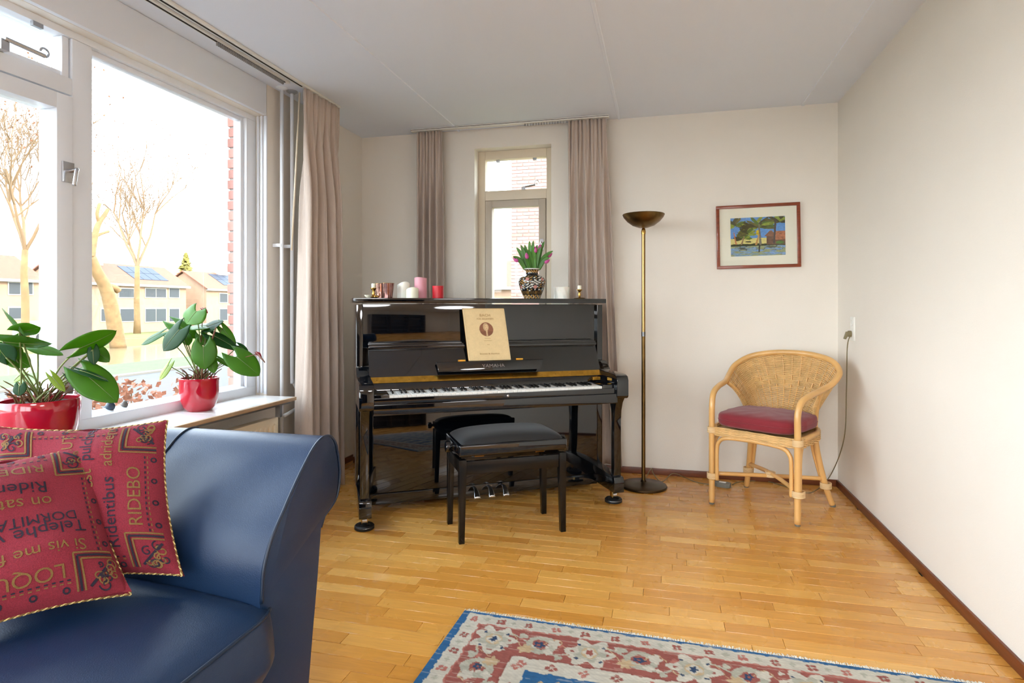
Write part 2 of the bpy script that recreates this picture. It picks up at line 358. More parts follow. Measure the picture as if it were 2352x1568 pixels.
MB().box(-.075, -.05, 1.3, 3.04, .10, .535).build('rear_panel', m_rad, rad, bevel=.006)
MB().tube([(-.03, 3.04, .50), (-.03, 3.075, .50)], .016, 12).build('valve', m_brass, rad, smooth='auto')
for (x_, y_, nm, lb) in ((-2.255, 3.225, 'heating_pipe', 'slim white heating pipe nearest the window jamb'), (-2.235, 3.30, 'heating_pipe', 'slim white heating pipe nearest the left curtain')):
    t = thing(nm, lb, 'pipe', (x_, y_, 0), 0, 'heating pipes beside the curtain')
    if y_ < 3.28: pts = [(0, 0, H - .003), (0, 0, .10)]
    else: pts = spline([(0, 0, H - .003), (0, 0, 1.6), (0, 0, .78), (.0, .012, .72), (.012, .05, .64), (.012, .06, .60), (.012, .05, .55), (.01, -.02, .53), (.03, -.12, .525)], 8)
    MB().tube(pts, .011, 12).build('tube', m_white, t, smooth=True)
    MB().lathe([(.034, H), (.034, H - .004), (.022, H - .012), (.012, H - .016)][::-1], 20).build('ceiling_collar', m_met if y_ > 3.28 else m_white, t, smooth='auto')
    MB().box(-.055, .004, -.014, .014, 1.545, 1.565).build('clip', m_white, t, bevel=.002)
pw = thing('blind_wand', 'thin cream plastic blind wand hanging beside the left curtain', 'blind wand', (-2.17, 3.20, 0))
MB().tube([(.035, .03, 2.48), (0, 0, 1.52)], .0055, 8).build('rod', m_cream, pw, smooth=True)
# ------------------------------------------------------------------ small window in the back wall
win2 = tag(thing('window_2', None, None), kind='structure')
yf0, yf1 = YB + .10, YB + .17
def bbar(x0, x1, z0, z1, nm, m=m_cream, y0=yf0, y1=yf1): return MB().box(x0, x1, y0, y1, z0, z1).build(nm, m, win2, bevel=.004)
bbar(WX0, WX0 + .055, WZ0, WZ1, 'stile'); bbar(WX1 - .055, WX1, WZ0, WZ1, 'stile'); bbar(WX0 + .055, WX1 - .055, WZ1 - .065, WZ1, 'head_rail'); bbar(WX0 + .055, WX1 - .055, WZ0, WZ0 + .06, 'bottom_rail')
ZT = 1.995
bbar(WX0 + .055, WX1 - .055, ZT, ZT + .075, 'transom')
MB().box(WX0 + .05, WX1 - .05, yf0 + .045, yf0 + .05, ZT + .07, WZ1 - .06).build('vent_pane', m_glass, win2)
s = MB(); a, b_, z0, z1, e = WX0 + .06, WX1 - .06, WZ0 + .062, ZT - .004, .052
s.box(a, a + e, yf0 - .012, yf1 - .01, z0, z1).box(b_ - e, b_, yf0 - .012, yf1 - .01, z0, z1).box(a + e, b_ - e, yf0 - .012, yf1 - .01, z1 - e, z1).box(a + e, b_ - e, yf0 - .012, yf1 - .01, z0, z0 + e)
s.build('casement_sash', m_beige, win2, bevel=.003)
MB().box(a + e - .01, b_ - e + .01, yf0 + .02, yf0 + .025, z0 + e - .01, z1 - e + .01).build('casement_pane', m_glass, win2)
for xx in (WX0 + .15, WX1 - .15): MB().box(xx - .014, xx + .014, yf0 + .02, yf0 + .043, WZ1 - .082, WZ1 - .062).build('vent_catch', m_met, win2, bevel=.002)
q = MB().tube([(-1.02, yf0 - .012, ZT + .088), (-.925, yf0 - .012, ZT + .103)], .008, 8).tube([(-.915 + .015 * math.cos(t), yf0 - .012, ZT + .122 + .015 * math.sin(t)) for t in np.linspace(-2, 4, 18)], .004, 6).box(-1.03, -1.0, yf0 - .02, yf0 + .01, ZT + .07, ZT + .09)
q.build('vent_stay', m_chrome, win2, smooth='auto')
hp = MB().box(b_ - .038, b_ - .012, yf0 - .02, yf0 - .012, 1.60, 1.69).build('handle_plate', m_chrome, win2, bevel=.002)
MB().tube(spline([(b_ - .025, yf0 - .018, 1.66), (b_ - .025, yf0 - .055, 1.66), (b_ - .03, yf0 - .06, 1.65), (b_ - .05, yf0 - .06, 1.57)]), .007, 8).build('lever', m_chrome, hp, smooth=True)
fill_win = tag(thing('added_fill_window', None, None), kind='structure')  # unseen rear glazing, added to let more daylight into the room
for (x0, x1, z0, z1, nm) in ((rw[0], rw[1], rw[2], rw[2] + .06, 'bottom_rail'), (rw[0], rw[1], rw[3] - .06, rw[3], 'head_rail'), (rw[0], rw[0] + .06, rw[2] + .06, rw[3] - .06, 'stile'), (rw[1] - .06, rw[1], rw[2] + .06, rw[3] - .06, 'stile'), (-.75, -.65, rw[2] + .06, rw[3] - .06, 'mullion')):
    MB().box(x0, x1, YR - .15, YR - .08, z0, z1).build(nm, m_white, fill_win, bevel=.004)
MB().box(rw[0] + .05, rw[1] - .05, YR - .12, YR - .115, rw[2] + .05, rw[3] - .05).build('pane', m_glass, fill_win)
# ------------------------------------------------------------------ curtain tracks and curtains
tr = thing('curtain_track', 'white double curtain track on the ceiling along the large window', 'curtain track', (-2.10, 0, H))
MB().box(-.018, .018, -2.4, 3.62, -.016, -.0005).build('track', m_plast, tr, bevel=.003)
MB().box(-.004, .004, -2.4, 3.2, -.019, -.015).build('slot', m_dark, tr)
MB().box(-.075, -.045, -2.4, 3.15, -.014, -.0005).build('net_track', m_plast, tr, bevel=.003)
MB().box(-.064, -.056, -2.4, 3.12, -.017, -.013).build('slot', m_dark, tr)
m_runner = mat('grey_runner', S(150, 150, 150), .5)
rn0 = MB().box(-.005, .005, -.0035, .0035, -.034, -.015).build('runner', m_runner, tr, bevel=.001, seg=1)
for i in range(44):
    o = rn0 if i == 0 else rn0.copy()
    if i: COL.objects.link(o); o.parent = tr
    o.location = (-.060, 3.10 - i * .0125, 0)
tb = thing('curtain_track', 'white curtain track on the ceiling above the small back window', 'curtain track', (-1.1, 4.24, H))
MB().box(-.74, .74, -.022, .022, -.018, -.0005).build('track', m_plast, tb, bevel=.003)
MB().box(-.74, .74, -.0235, -.0215, -.011, -.008).build('slot', m_dark, tb)
for i in range(16):
    o = rn0.copy(); COL.objects.link(o); o.parent = tb; o.location = (.14 + i * .020, .0, 0); 
def curtain(name, label, A, B, zt, zb, nf, depth, spread0, spread1, seed, nrm):
    """A,B: rail end points (x,y); nf folds; spreads: extra width at the bottom on both sides"""
    rr = random.Random(seed); A = Vector((*A, 0)); B = Vector((*B, 0)); T = (B - A).normalized(); N = Vector((*nrm, 0)); Lc = (B - A).length
    ph = [rr.uniform(-.5, .5) for _ in range(nf + 2)]; am = [rr.uniform(.55, 1.25) for _ in range(nf + 2)]
    mid = (A + B) / 2
    def f(u, v):
        s_ = u * nf; i = int(min(s_, nf - 1e-6)); fr = s_ - i; k = am[i] * (1 - fr) + am[i + 1] * fr
        w_ = max(0, min(1, (v - .03) / .25)); w_ = w_ * w_ * (3 - 2 * w_)
        fine = math.sin(2 * PI * (s_ * 2 + .1)) * .017 * (1 - w_) * (.6 + .4 * math.sin(s_ * 5)); sn = math.sin(2 * PI * s_ + ph[i] * (1 - fr) + ph[i + 1] * fr + .35 * math.sin(3 * v + s_)); big = math.copysign(abs(sn) ** .65, sn) * depth * k * w_
        big += math.sin(2 * PI * s_ * 2 + 1 + 2 * v) * depth * .22 * w_
        along = u * Lc + (-spread0 * (1 - u) + spread1 * u) * (v ** 1.2) + math.sin(2 * PI * s_ * 1.0 + 1.2) * .010 * w_
        p = A + T * along + N * (fine + big * (.75 + .4 * v))
        p.z = zt + (zb - zt) * v + (.004 * math.sin(7 * s_) if v > .99 else 0); return p
    t = thing(name, label, 'curtain', (mid.x, mid.y, 0), 0, 'taupe curtains')
    q = MB().grid(nf * 16 + 1, 40, f); q.xf(lambda p: p - mid)
    o = q.build('fabric', m_curt, t, smooth=True, fix=False)
    m = o.modifiers.new('th', 'SOLIDIFY'); m.thickness = .003
    hd = MB().grid(nf * 16 + 1, 3, lambda u, v: f(u, v * .028) - mid + N * -.003).build('header_tape', m_curt, t, smooth=True, fix=False)
    hd.modifiers.new('th', 'SOLIDIFY').thickness = .003
    return t
curtain('curtain', 'floor length taupe curtain beside the large window, behind the sofa arm', (-2.10, 3.215), (-2.085, 3.60), H - .02, .02, 5, .065, .05, .015, 3, (1, 0))
curtain('curtain', 'narrow taupe curtain left of the small back window', (-1.80, 4.25), (-1.60, 4.25), H - .02, .05, 4, .042, .01, .02, 5, (0, -1))
curtain('curtain', 'wide taupe curtain between the small back window and the floor lamp', (-.645, 4.25), (-.375, 4.245), H - .02, .07, 5, .036, .02, .10, 9, (0, -1))
# ------------------------------------------------------------------ upright piano (local: x along the width, -y to the player)
PO = Vector((-.909, 3.292, 0)); PTH = R(31.5); PU = Vector((math.cos(PTH), math.sin(PTH), 0)); PV = Vector((-PU.y, PU.x, 0))
pno = thing('upright_piano', 'glossy black upright piano with open keyboard standing across the corner', 'piano', PO, PTH)
HW = .765; ZP = 1.23
def pb(x0, x1, y0, y1, z0, z1, nm, m=m_black, bev=.004, par=pno): return MB().box(x0, x1, y0, y1, z0, z1).build(nm, m, par, bevel=bev)
pb(-.782, .782, .195, .575, ZP - .028, ZP, 'lid', bev=.003)
for s in (-1, 1):
    a, b_ = sorted((s * .728, s * HW))
    MB().prism([(.215, .07), (.215, 1.192), (.555, 1.192), (.555, .07)], 'x', a, b_).build('side_panel', m_black, pno, bevel=.003)
    # arm: scrolled cheek carrying the key bed
    prof = [(.23, .64), (.23, .845), (.165, .84), (.135, .815), (.105, .790), (.03, .786), (-.09, .782), (-.116, .772), (-.127, .748), (-.127, .655), (-.118, .642)]
    a2, b2 = sorted((s * .692, s * (HW + .003)))
    MB().prism(prof, 'x', a2, b2).build('arm', m_black, pno, bevel=.006)
    # leg with a curved bracket, toe block, castor and coaster
    a3, b3 = sorted((s * .712, s * .757))
    MB().prism([(-.052, .165), (-.012, .165), (-.012, .50), (-.008, .56), (.01, .61), (.05, .642), (-.10, .642), (-.075, .61), (-.058, .56), (-.052, .50)], 'x', a3, b3).build('leg', m_black, pno, bevel=.003)
    a4, b4 = sorted((s * .700, s * .766))
    MB().prism([(-.075, .075), (-.075, .150), (-.068, .166), (.25, .180), (.25, .075)], 'x', a4, b4).build('toe_block', m_black, pno, bevel=.005)
    cs = MB().tube([(s * .733 - .012, 0, .046), (s * .733 + .012, 0, .046)], .024, 16).build('castor', m_chrome, pno, smooth='auto')
    MB().box(s * .733 - .016, s * .733 - .013, -.012, .012, .03, .08).box(s * .733 + .013, s * .733 + .016, -.012, .012, .03, .08).build('castor_fork', m_brass, cs)
    MB().lathe([(.046, 0), (.052, .004), (.052, .018), (.046, .024), (.034, .022), (.028, .014)], 28, (s * .733, 0, 0)).build('coaster', m_rubber, pno, smooth='auto')
    MB().tube([(s * .733 + .0505 * math.cos(t), .0505 * math.sin(t), .016) for t in np.linspace(0, 2 * PI, 28, endpoint=False)], .0018, 5, closed=True).build('coaster_rim', m_chrome, pno)
pb(-.72, .72, .40, .555, .10, 1.19, 'back_frame', m_blacks)
pb(-.728, .728, .232, .25, .945, 1.195, 'front_board', bev=.002)
pb(-.70, .70, .210, .232, .955, .972, 'music_ledge', bev=.004)
# fallboard: closed lid folded up against the front board
MB().prism([(.108, .785), (.128, .785), (.205, .945), (.213, .965), (.180, .966), (.176, .942), (.184, .936)], 'x', -.70, .70).build('fallboard', m_black, pno, bevel=.003)
MB().prism([(.168, .940), (.190, .940), (.196, .948), (.190, .956), (.168, .956)], 'x', -.70, .70).build('fallboard_rail', m_black, pno, bevel=.003)
# folding music lip with the maker's lettering
lip = MB().prism([(-.33, .838), (-.318, .783), (.29, .783), (.32, .838)], 'y', -.006, .010)
lip.xf(lambda p: Vector((p.x + .0, p.y + .088 + (p.z - .783) * .33, p.z + .026)))
lip = lip.build('music_lip', m_black, pno, bevel=.002)
tv, tf = text2d('YAMAHA', .026); wd = max(v[0] for v in tv)
m_logo = mat('logo_inlay', S(126, 116, 110), .5)
tt = [((x * 1.28 - wd * .64) + .005, .0812 + (.802 + y - .783) * .33, .828 + y) for x, y in tv]
MB().add(tt, tf).build('lettering', m_logo, lip, fix=False)
for x in (-.18, .17):
    MB().box(x - .022, x + .022, .106, .114, .864, .874).build('lip_hinge', m_gold, pno, bevel=.001)
# brass strip hinge
MB().prism([(.080, .760), (.118, .760), (.124, .791), (.114, .793)], 'x', -.70, .70).build('strip_hinge', m_gold, pno)
hs = MB().lathe([(.0022, 0), (.0022, .0008)], 8)
hs0 = hs.build('hinge_screw', m_dark, pno)
for i in range(16):
    o = hs0 if i == 0 else hs0.copy()
    if i: COL.objects.link(o); o.parent = pno
    o.location = (-.66 + i * .088, .0955, .774); o.rotation_euler = (R(44), 0, 0)
MB().prism([(.06, .70), (.118, .70), (.118, .761), (.082, .759), (.066, .738)], 'x', -.695, .695).build('key_rail', m_black, pno, bevel=.002)
MB().box(.615, .665, .040, .0655, .736, .754).build('maker_plate', m_gold, pno)
# keyboard: 52 white, 36 black keys
KX0, KW, KY0, KY1, KZ = -.612, 1.224 / 52, -.095, .07, .716
wk = MB().box(.0004, KW - .0004, 0, KY1 - KY0, -.020, 0).build('white_key', m_key, pno, bevel=.0012, seg=1)
bkm = MB().prism([(-.0046, 0), (.0046, 0), (.0040, .011), (-.0040, .011)], 'y', 0, .095).build('black_key', m_blacks, pno, bevel=.001, seg=1)
for i in range(52):
    o = wk if i == 0 else wk.copy()
    if i: COL.objects.link(o); o.parent = pno
    o.location = (KX0 + i * KW, KY0, KZ)
first = True
for i in range(51):
    n_ = (i + 5) % 7      # A0 first: index 0 = A
    if n_ in (2, 6): continue      # no black key after E and B
    o = bkm if first else bkm.copy()
    if not first: COL.objects.link(o); o.parent = pno
    first = False; o.location = (KX0 + (i + 1) * KW, KY0 + .051, KZ)
for s in (-1, 1):
    a, b_ = sorted((s * .613, s * .692)); pb(a, b_, -.10, .07, .64, .722, 'key_block', bev=.003)
pb(-.692, .692, -.112, -.098, .672, .704, 'key_slip', bev=.003)
pb(-.70, .70, -.122, .25, .615, .672, 'key_bed', bev=.006)
MB().lathe([(.0075, 0), (.0075, .004), (.005, .005)], 16).xf(lambda p: Vector((p.x * .8 + .03, -.112 - p.z, p.y + .688))).build('lock', m_chrome, pno, smooth='auto')
pb(-.728, .728, .215, .235, .115, .615, 'lower_panel', bev=.003)
pb(-.728, .728, .217, .24, .05, .112, 'bottom_rail', bev=.002)
for i, x in enumerate((-.08, .010, .098)):
    pd = MB()
    def f(u, v, x=x):
        y = .215 - .085 * v; w_ = .010 + .011 * v * v; return Vector((x + (u - .5) * 2 * w_, y, .098 + .012 * math.sin(v * 2.2) - .052 * v * v + .004 * (1 - (2 * u - 1) ** 2)))
    pd.grid(7, 12, f); o = pd.build('pedal', m_chrome, pno, smooth=True); o.modifiers.new('t', 'SOLIDIFY').thickness = .007
def plc(px, py, v):      # a photo pixel on the piano's plane v -> world point
    return atp(px, py, PO + PV * v, PV)
# ------------------------------------------------------------------ sheet music book leaning on the front board
p0 = plc(1124, 833, .13); bkp = PO + PU * (p0 - PO).dot(PU) + PV * .112; bkp.z = .866
book = thing('music_book', 'worn cream sheet music book with a round portrait leaning on the piano', 'book', bkp, PTH)
bw, bh, lean = .252, .310, R(13)
def bl(x, y, z): return Vector((x - .010 + .022 * (.5 - z / bh), y + math.sin(lean) * z, math.cos(lean) * z))
q = MB(); 
def slab(x0, x1, y0, y1, z0, z1, jag=0): 
    q = MB().box(x0, x1, y0, y1, z0, z1); q.xf(lambda p: bl(*p)); return q
slab(-bw / 2 - .004, bw / 2 - .002, .004, .007, 0, bh + .002).build('back_cover', mat('old_back_cover', S(190, 150, 90), .9, var=(20, .2)), book)
slab(-bw / 2 - .001, bw / 2 + .001, .001, .004, .002, bh - .004).build('pages', mat('old_paper', S(238, 226, 200), .9), book)
m_cov = attr_mat('cover_print', .85)
nx, ny = 150, 190
X, Y = np.meshgrid(np.linspace(-bw / 2, bw / 2, nx), np.linspace(0, bh, ny))
c = np.zeros((ny, nx, 3)); c[:] = S(222, 196, 148)[:3]
nz = vnoise(X * 60, Y * 60, 1) * .5 + vnoise(X * 200, Y * 200, 2) * .5; c *= (.93 + .12 * nz)[..., None]
edge = np.minimum.reduce([X + bw / 2, bw / 2 - X, Y, bh - Y]); c *= (1 - .16 * np.exp(-edge / .008))[..., None]
# oval medallion with a pale bust in profile wig and coat: generic printed portrait
mx, my = .0, .185; rr_ = np.hypot((X - mx), (Y - my)); brown = np.array(S(140, 92, 66)[:3]); pale = np.array(S(205, 172, 130)[:3])
ins = rr_ < .042; c[ins] = brown * (.9 + .2 * nz[ins])[:, None]
wig = (((X - mx + .002) / .017) ** 2 + ((Y - my - .014) / .024) ** 2 < 1) & ins; c[wig] = pale * .86
fc = (((X - mx - .002) / .0105) ** 2 + ((Y - my - .012) / .016) ** 2 < 1) & ins; c[fc] = pale * 1.12
jb = (np.abs(X - mx - .001) < .004 + .1 * np.abs(Y - my + .025)) & (Y < my - .006) & (Y > my - .040) & ins & (np.abs(X - mx) < .008); c[jb] = pale
coat = ins & (Y < my - .012) & ~jb & ~wig; c[coat] *= .82
for dx in (-.0035, .0075): c[((X - mx - dx) ** 2 + (Y - my - .016) ** 2 < .0016 ** 2)] = brown * .8
c[(np.abs(X - mx - .002) < .004) & (np.abs(Y - my - .004) < .0009)] = brown * .9
q = MB().grid(nx, ny, lambda a, b: bl(-bw / 2 + a * bw, -.0012 - .0015 * math.sin(a * 6 + b * 3) * (1 - b), b * bh))
o = q.build('cover', m_cov, book, smooth=True, fix=False); paint(o, c.reshape(-1, 3))
m_ink = mat('faded_ink', S(160, 122, 74), .9)
for body, sz, zz, sp_ in (('BACH', .022, .262, 1.15), ('FOR  BEGINNERS', .0125, .244, 1.1), ('Boosey & Hawkes', .012, .036, 1.35)):
    tv, tf = text2d(body, sz); wd = max(v[0] for v in tv)
    MB().add([bl((x - wd / 2) * sp_, -.0042, zz + y) for x, y in tv], tf).build('lettering', m_ink, o, fix=False)
for zz, hw in ((.130, .018), (.116, .024), (.092, .008)):      # faded unreadable lines of print
    MB().add([bl(-hw, -.0042, zz), bl(hw, -.0042, zz), bl(hw, -.0042, zz + .0016), bl(-hw, -.0042, zz + .0016)], [(0, 1, 2, 3)]).build('faded_line', m_ink, o, fix=False)
# ------------------------------------------------------------------ adjustable piano bench
bc = Vector((-.813, 3.110, 0))
bn = thing('piano_bench', 'black adjustable piano bench with padded seat in front of the piano', 'bench', bc, PTH)
bwx, bwy = .272, .143
for sx in (-1, 1):
    for sy in (-1, 1):
        cx_, cy_ = sx * bwx, sy * bwy
        def L(z, w, inx): return [(cx_ - sx * inx - w, cy_ - sy * inx * .3 - w, z), (cx_ - sx * inx + w, cy_ - sy * inx * .3 - w, z), (cx_ - sx * inx + w, cy_ - sy * inx * .3 + w, z), (cx_ - sx * inx - w, cy_ - sy * inx * .3 + w, z)]
        v = L(0.0, .014, 0) + L(.36, .0185, .005) + L(.417, .0185, .005)
        MB().add(v, [(3, 2, 1, 0), (8, 9, 10, 11)] + [(i + k * 4, (i + 1) % 4 + k * 4, (i + 1) % 4 + 4 + k * 4, i + 4 + k * 4) for k in range(2) for i in range(4)]).build('leg', m_blacks, bn, bevel=.002)
for sy in (-1, 1): MB().box(-bwx + .014, bwx - .014, sy * bwy - .011, sy * bwy + .011, .342, .408).build('apron', m_blacks, bn, bevel=.003)
for sx in (-1, 1): MB().box(sx * (bwx - .005) - .011, sx * (bwx - .005) + .011, -bwy + .014, bwy - .014, .342, .408).build('apron', m_blacks, bn, bevel=.003)
MB().box(-.288, .288, -.168, .168, .434, .492).build('seat_frame', m_black, bn, bevel=.010, seg=3)
def seat(u, v):
    s, t = 2 * u - 1, 2 * v - 1; k = (1 - abs(s) ** 6) * (1 - abs(t) ** 5); return Vector((s * .278, t * .158, .490 + .046 * max(0, k) ** .55 + .004 * math.cos(s * 3)))
q = MB().grid(41, 25, seat); q.build('padded_seat', m_vel, bn, smooth=True)
for sx in (-1, 1):
    kb = MB().lathe([(.012, 0), (.012, .012), (.026, .016), (.030, .030), (.026, .042), (.010, .046)], 20).xf(lambda p: Vector((sx * (.286 + p.z), p.x - .02, p.y + .458)))
    kb.build('height_knob', m_black, bn, smooth='auto')
mech = MB().tube([(-.21, -.06, .421), (.21, -.06, .421)], .008, 8).box(-.2, -.16, -.07, .07, .408, .435).box(.16, .2, -.07, .07, .408, .435)
mech.build('lift_mechanism', m_met, bn)
for sx in (-1, 1): MB().tube([(sx * .14, -.08, .421), (sx * .19, -.08, .421)], .011, 10).build('mechanism_nut', m_brass, bn)
# ------------------------------------------------------------------ things on the piano lid
def on_lid(px, v=.36): p = plc(px, 690, v); q_ = PO + PU * (p - PO).dot(PU) + PV * v; q_.z = ZP; return q_
def pxm(px0, px1, v=.36): return (plc(px1, 680, v) - plc(px0, 680, v)).length * .90
def candle(name, label, px, v, r, h, m, wob=.004, slope=0, wick=True, grp=None, spiral=0):
    t = thing(name, label, 'candle', on_lid(px, v), 0, grp)
    def f(u, w):
        a = 2 * PI * u; rad = r * (1 + (.03 * math.sin(spiral * a + w * 9) if spiral else 0))
        if w < .8: z = w / .8; return Vector((rad * math.cos(a), rad * math.sin(a), z * (h + wob * math.sin(a * 2 + px) + slope * math.cos(a + .6))))
        z = (w - .8) / .2; rr2 = rad * (1 - z * .96); top = h + (wob * math.sin(a * 2 + px) + slope * math.cos(a + .6)) * (1 - z) - .010 * math.sin(z * PI / 2)
        return Vector((rr2 * math.cos(a), rr2 * math.sin(a), top))
    MB().grid(36, 41, f, closeu=True).build('wax', m, t, smooth=True)
    if wick: MB().tube([(0, 0, h - .015), (.001, 0, h + .006)], .0012, 6).build('wick', m_wick, t)
    return t
CG = 'candles on the piano lid'
m_wax2 = mat('ivory_wax', S(238, 236, 214), .45, sss=.25); m_pinkw = mat('pink_wax', S(222, 158, 170), .45, sss=.2, var=(9, .06)); m_redw = mat('red_wax', S(206, 30, 44), .4, sss=.1)
candle('pillar_candle', 'tall white pillar candle with a melted slanted rim', 927, .36, .037, .088, m_wax, .006, .006, grp=CG)
candle('pillar_candle', 'short ivory pillar candle in front of the pink candle', 947, .29, .037, .053, m_wax2, .003, .010, grp=CG)
candle('pillar_candle', 'tallest pink pillar candle on the piano lid', 966, .40, .038, .127, m_pinkw, .003, 0, False, grp=CG)
candle('pillar_candle', 'short bright red pillar candle in front of the curtain', 1006, .36, .034, .077, m_redw, .0005, 0, False, grp=CG)
candle('pillar_candle', 'thick white candle with spiral grooves between vase and small brass candlestick', 1290, .34, .049, .078, m_wax, .0005, 0, False, grp=CG, spiral=10)
def candlestick(label, px, v, loop):
    t = thing('candlestick', label, 'candlestick', on_lid(px, v), 0, 'small brass candlesticks on the piano lid')
    if loop:
        q = MB()
        for k in range(8):
            a = k * PI / 4; q.lathe([(.0001, 0), (.008, .003), (.010, .009), (.008, .015), (.0001, .018)], 10, (.024 * math.cos(a), .024 * math.sin(a), 0))
        q.build('beaded_foot', m_brass, t, smooth=True)
    else: MB().lathe([(.036, 0), (.038, .004), (.034, .007), (.006, .008)], 24).build('base_plate', m_obrass, t, smooth='auto')
    MB().lathe([(.008, .005), (.006, .018), (.011, .026), (.006, .034), (.011, .050), (.018, .056), (.018, .060), (.012, .061)], 18).build('stem', m_brass, t, smooth=True)
    MB().lathe([(.012, .058), (.0125, .082), (.010, .086), (.001, .084)], 18).build('candle_stub', m_wax2, t, smooth='auto')
    MB().tube([(0, 0, .082), (.001, 0, .091)], .001, 5).build('wick', m_wick, t)
candlestick('small beaded brass candlestick with a candle stub at the left end of the lid', 858, .33, True)
candlestick('small brass candlestick on a dark plate at the right end of the lid', 1331, .26, False)
m_rose = mat('rose_mercury_glass', S(196, 150, 138), .12, .75, var=(40, .25)); m_rose2 = mat('bronze_mercury_glass', S(132, 96, 92), .15, .8, var=(40, .3))
for px, v, m, lb in ((875, .40, m_rose, 'rose tinted tapered glass votive next to the brass candlestick'), (891, .32, m_rose2, 'bronze and rose tapered glass votive left of the white candles')):
    t = thing('votive_glass', lb, 'votive', on_lid(px, v), 0, 'votive glasses on the piano lid')
    MB().lathe([(.027, 0), (.029, .02), (.037, .088), (.034, .088), (.026, .02), (.024, .006), (.001, .006)], 28).build('glass', m, t, smooth='auto')
    MB().tube([(.0365 * math.cos(a), .0365 * math.sin(a), .088) for a in np.linspace(0, 2 * PI, 28, endpoint=False)], .0012, 5, closed=True).build('rim', m_brass, t)
t = thing('tealight_dish', 'tiny cream dish at the far left edge of the piano lid', 'dish', on_lid(846, .30))
MB().lathe([(.010, 0), (.014, .003), (.022, .014), (.024, .018), (.021, .018), (.012, .007), (.001, .006)], 22).build('dish', mat('cream_porcelain', S(232, 226, 204), .3), t, smooth='auto')
# patterned vase: glazed body with a painted floral print (colour attribute over the surface)
vz = thing('vase', 'black and gold patterned porcelain vase holding tulips', 'vase', on_lid(1222, .36))
prof = [(.050, 0), (.053, .004), (.060, .022), (.073, .052), (.083, .082), (.088, .105), (.086, .122), (.076, .138), (.056, .149), (.044, .155), (.040, .163), (.041, .176), (.048, .187), (.051, .191), (.049, .193)]
pp = spline([(a, 0, b) for a, b in prof], 5); ns = 128; q = MB(); cols = []
q.lathe([(p.x, p.z) for p in pp], ns, cap1=False)
m_vase = attr_mat('vase_print', .12, coat=.5); vo = q.build('body', m_vase, vz, smooth=True, fix=False)
blk = np.array(S(20, 24, 28)[:3]); gold = np.array(S(196, 150, 80)[:3]); wht = np.array(S(222, 218, 206)[:3]); pnk = np.array(S(190, 132, 122)[:3])
for p in pp:
    for k in range(ns):
        a = k / ns * 2 * PI; z = p.z; cc = blk
        if z > .188: cc = wht
        elif .166 < z < .184: cc = gold if math.sin(a * 16 + z * 380) > -.1 else blk
        elif .046 < z < .146:
            n1 = math.sin(a * 9 + 2.2 * math.sin(z * 120)) * math.sin(z * 210 + 2 * math.sin(a * 6)); n2 = math.sin(a * 5 + .8) * math.sin((z - .05) * 64)
            cc = pnk if n2 > .78 else (wht if n1 > .52 else (gold if n1 < -.74 else blk))
        elif .030 < z < .046: cc = gold * .5 if math.sin(a * 40) > .2 else blk
        elif z < .022: cc = gold if math.sin(a * 14 + z * 300) > 0 else (wht if math.sin(a * 30) > .6 else blk)
        cols.append(cc)
paint(vo, np.array(cols + [cols[-1]] * (len(vo.data.vertices) - len(cols)))[:len(vo.data.vertices)])
MB().tube([(.050 * math.cos(a), .050 * math.sin(a), .192) for a in np.linspace(0, 2 * PI, 40, endpoint=False)], .0025, 6, closed=True).build('rim', m_wax, vz, smooth=True)
MB().lathe([(.046, .183), (.001, .183)], 20, cap0=False).build('water', m_soil, vz)
m_tleaf = mat('tulip_leaf', S(74, 128, 44), .45, var=(20, .2), obj_rand=.25); m_tul = mat('pink_tulip_petal', S(196, 86, 152), .5, var=(30, .15), sss=.1)
def blade(P, w, m, name, par, fold=.25, nrm=None):
    """long leaf along the points P (Vectors), half width w(t)"""
    pts = spline(P, 8); n = len(pts); q = MB(); vv = []
    for i, p in enumerate(pts):
        t_ = (pts[min(i + 1, n - 1)] - pts[max(i - 1, 0)]).normalized(); sd = t_.cross(nrm).normalized() if nrm else t_.cross(Vector((0, -1, .3))).normalized(); up = sd.cross(t_)
        ww = w(i / (n - 1))
        for k in (-1, -.5, 0, .5, 1): vv.append(p + sd * ww * k + up * (abs(k) * ww * fold))
    ff = [(i * 5 + k, i * 5 + k + 1, i * 5 + k + 6, i * 5 + k + 5) for i in range(n - 1) for k in range(4)]
    o = q.add(vv, ff).build(name, m, par, smooth=True, fix=False); o.modifiers.new('t', 'SOLIDIFY').thickness = .0008; return o
rt = random.Random(4); vb = Vector((0, 0, .17))
Ru = RT.copy(); Fu = FW.copy()
def vp(px, py, dep=0):     # pixel near the vase -> vase-local point, dep metres towards the camera
    b = Vector(vz.location); p = atp(px, py, b - FW * dep, FW); return p - b
for (bx, by, tx, ty, dep) in ((1207, 612, 1178, 589, .03), (1212, 612, 1196, 562, .0), (1214, 612, 1205, 562, -.02), (1219, 612, 1216, 553, .0), (1222, 612, 1225, 552, .03), (1228, 612, 1224, 566, .05), (1232, 612, 1250, 554, -.02), (1232, 612, 1270, 576, .02), (1236, 612, 1262, 592, .04), (1210, 612, 1186, 568, -.03), (1216, 612, 1208, 586, .06), (1226, 612, 1234, 562, .02), (1220, 612, 1214, 572, .05), (1238, 612, 1256, 600, .0), (1230, 612, 1242, 566, .05)):
    a = vp(bx, by, dep * .4); b = vp(tx, ty, dep); md = (a + b) / 2 + Vector((0, 0, .012)); a.z = max(.172, a.z - .02)
    blade([a, md, b], lambda t: .0135 * math.sin(PI * min(1, .18 + .82 * t)) ** .8 + .0006, m_tleaf, 'tulip_leaf', vz)
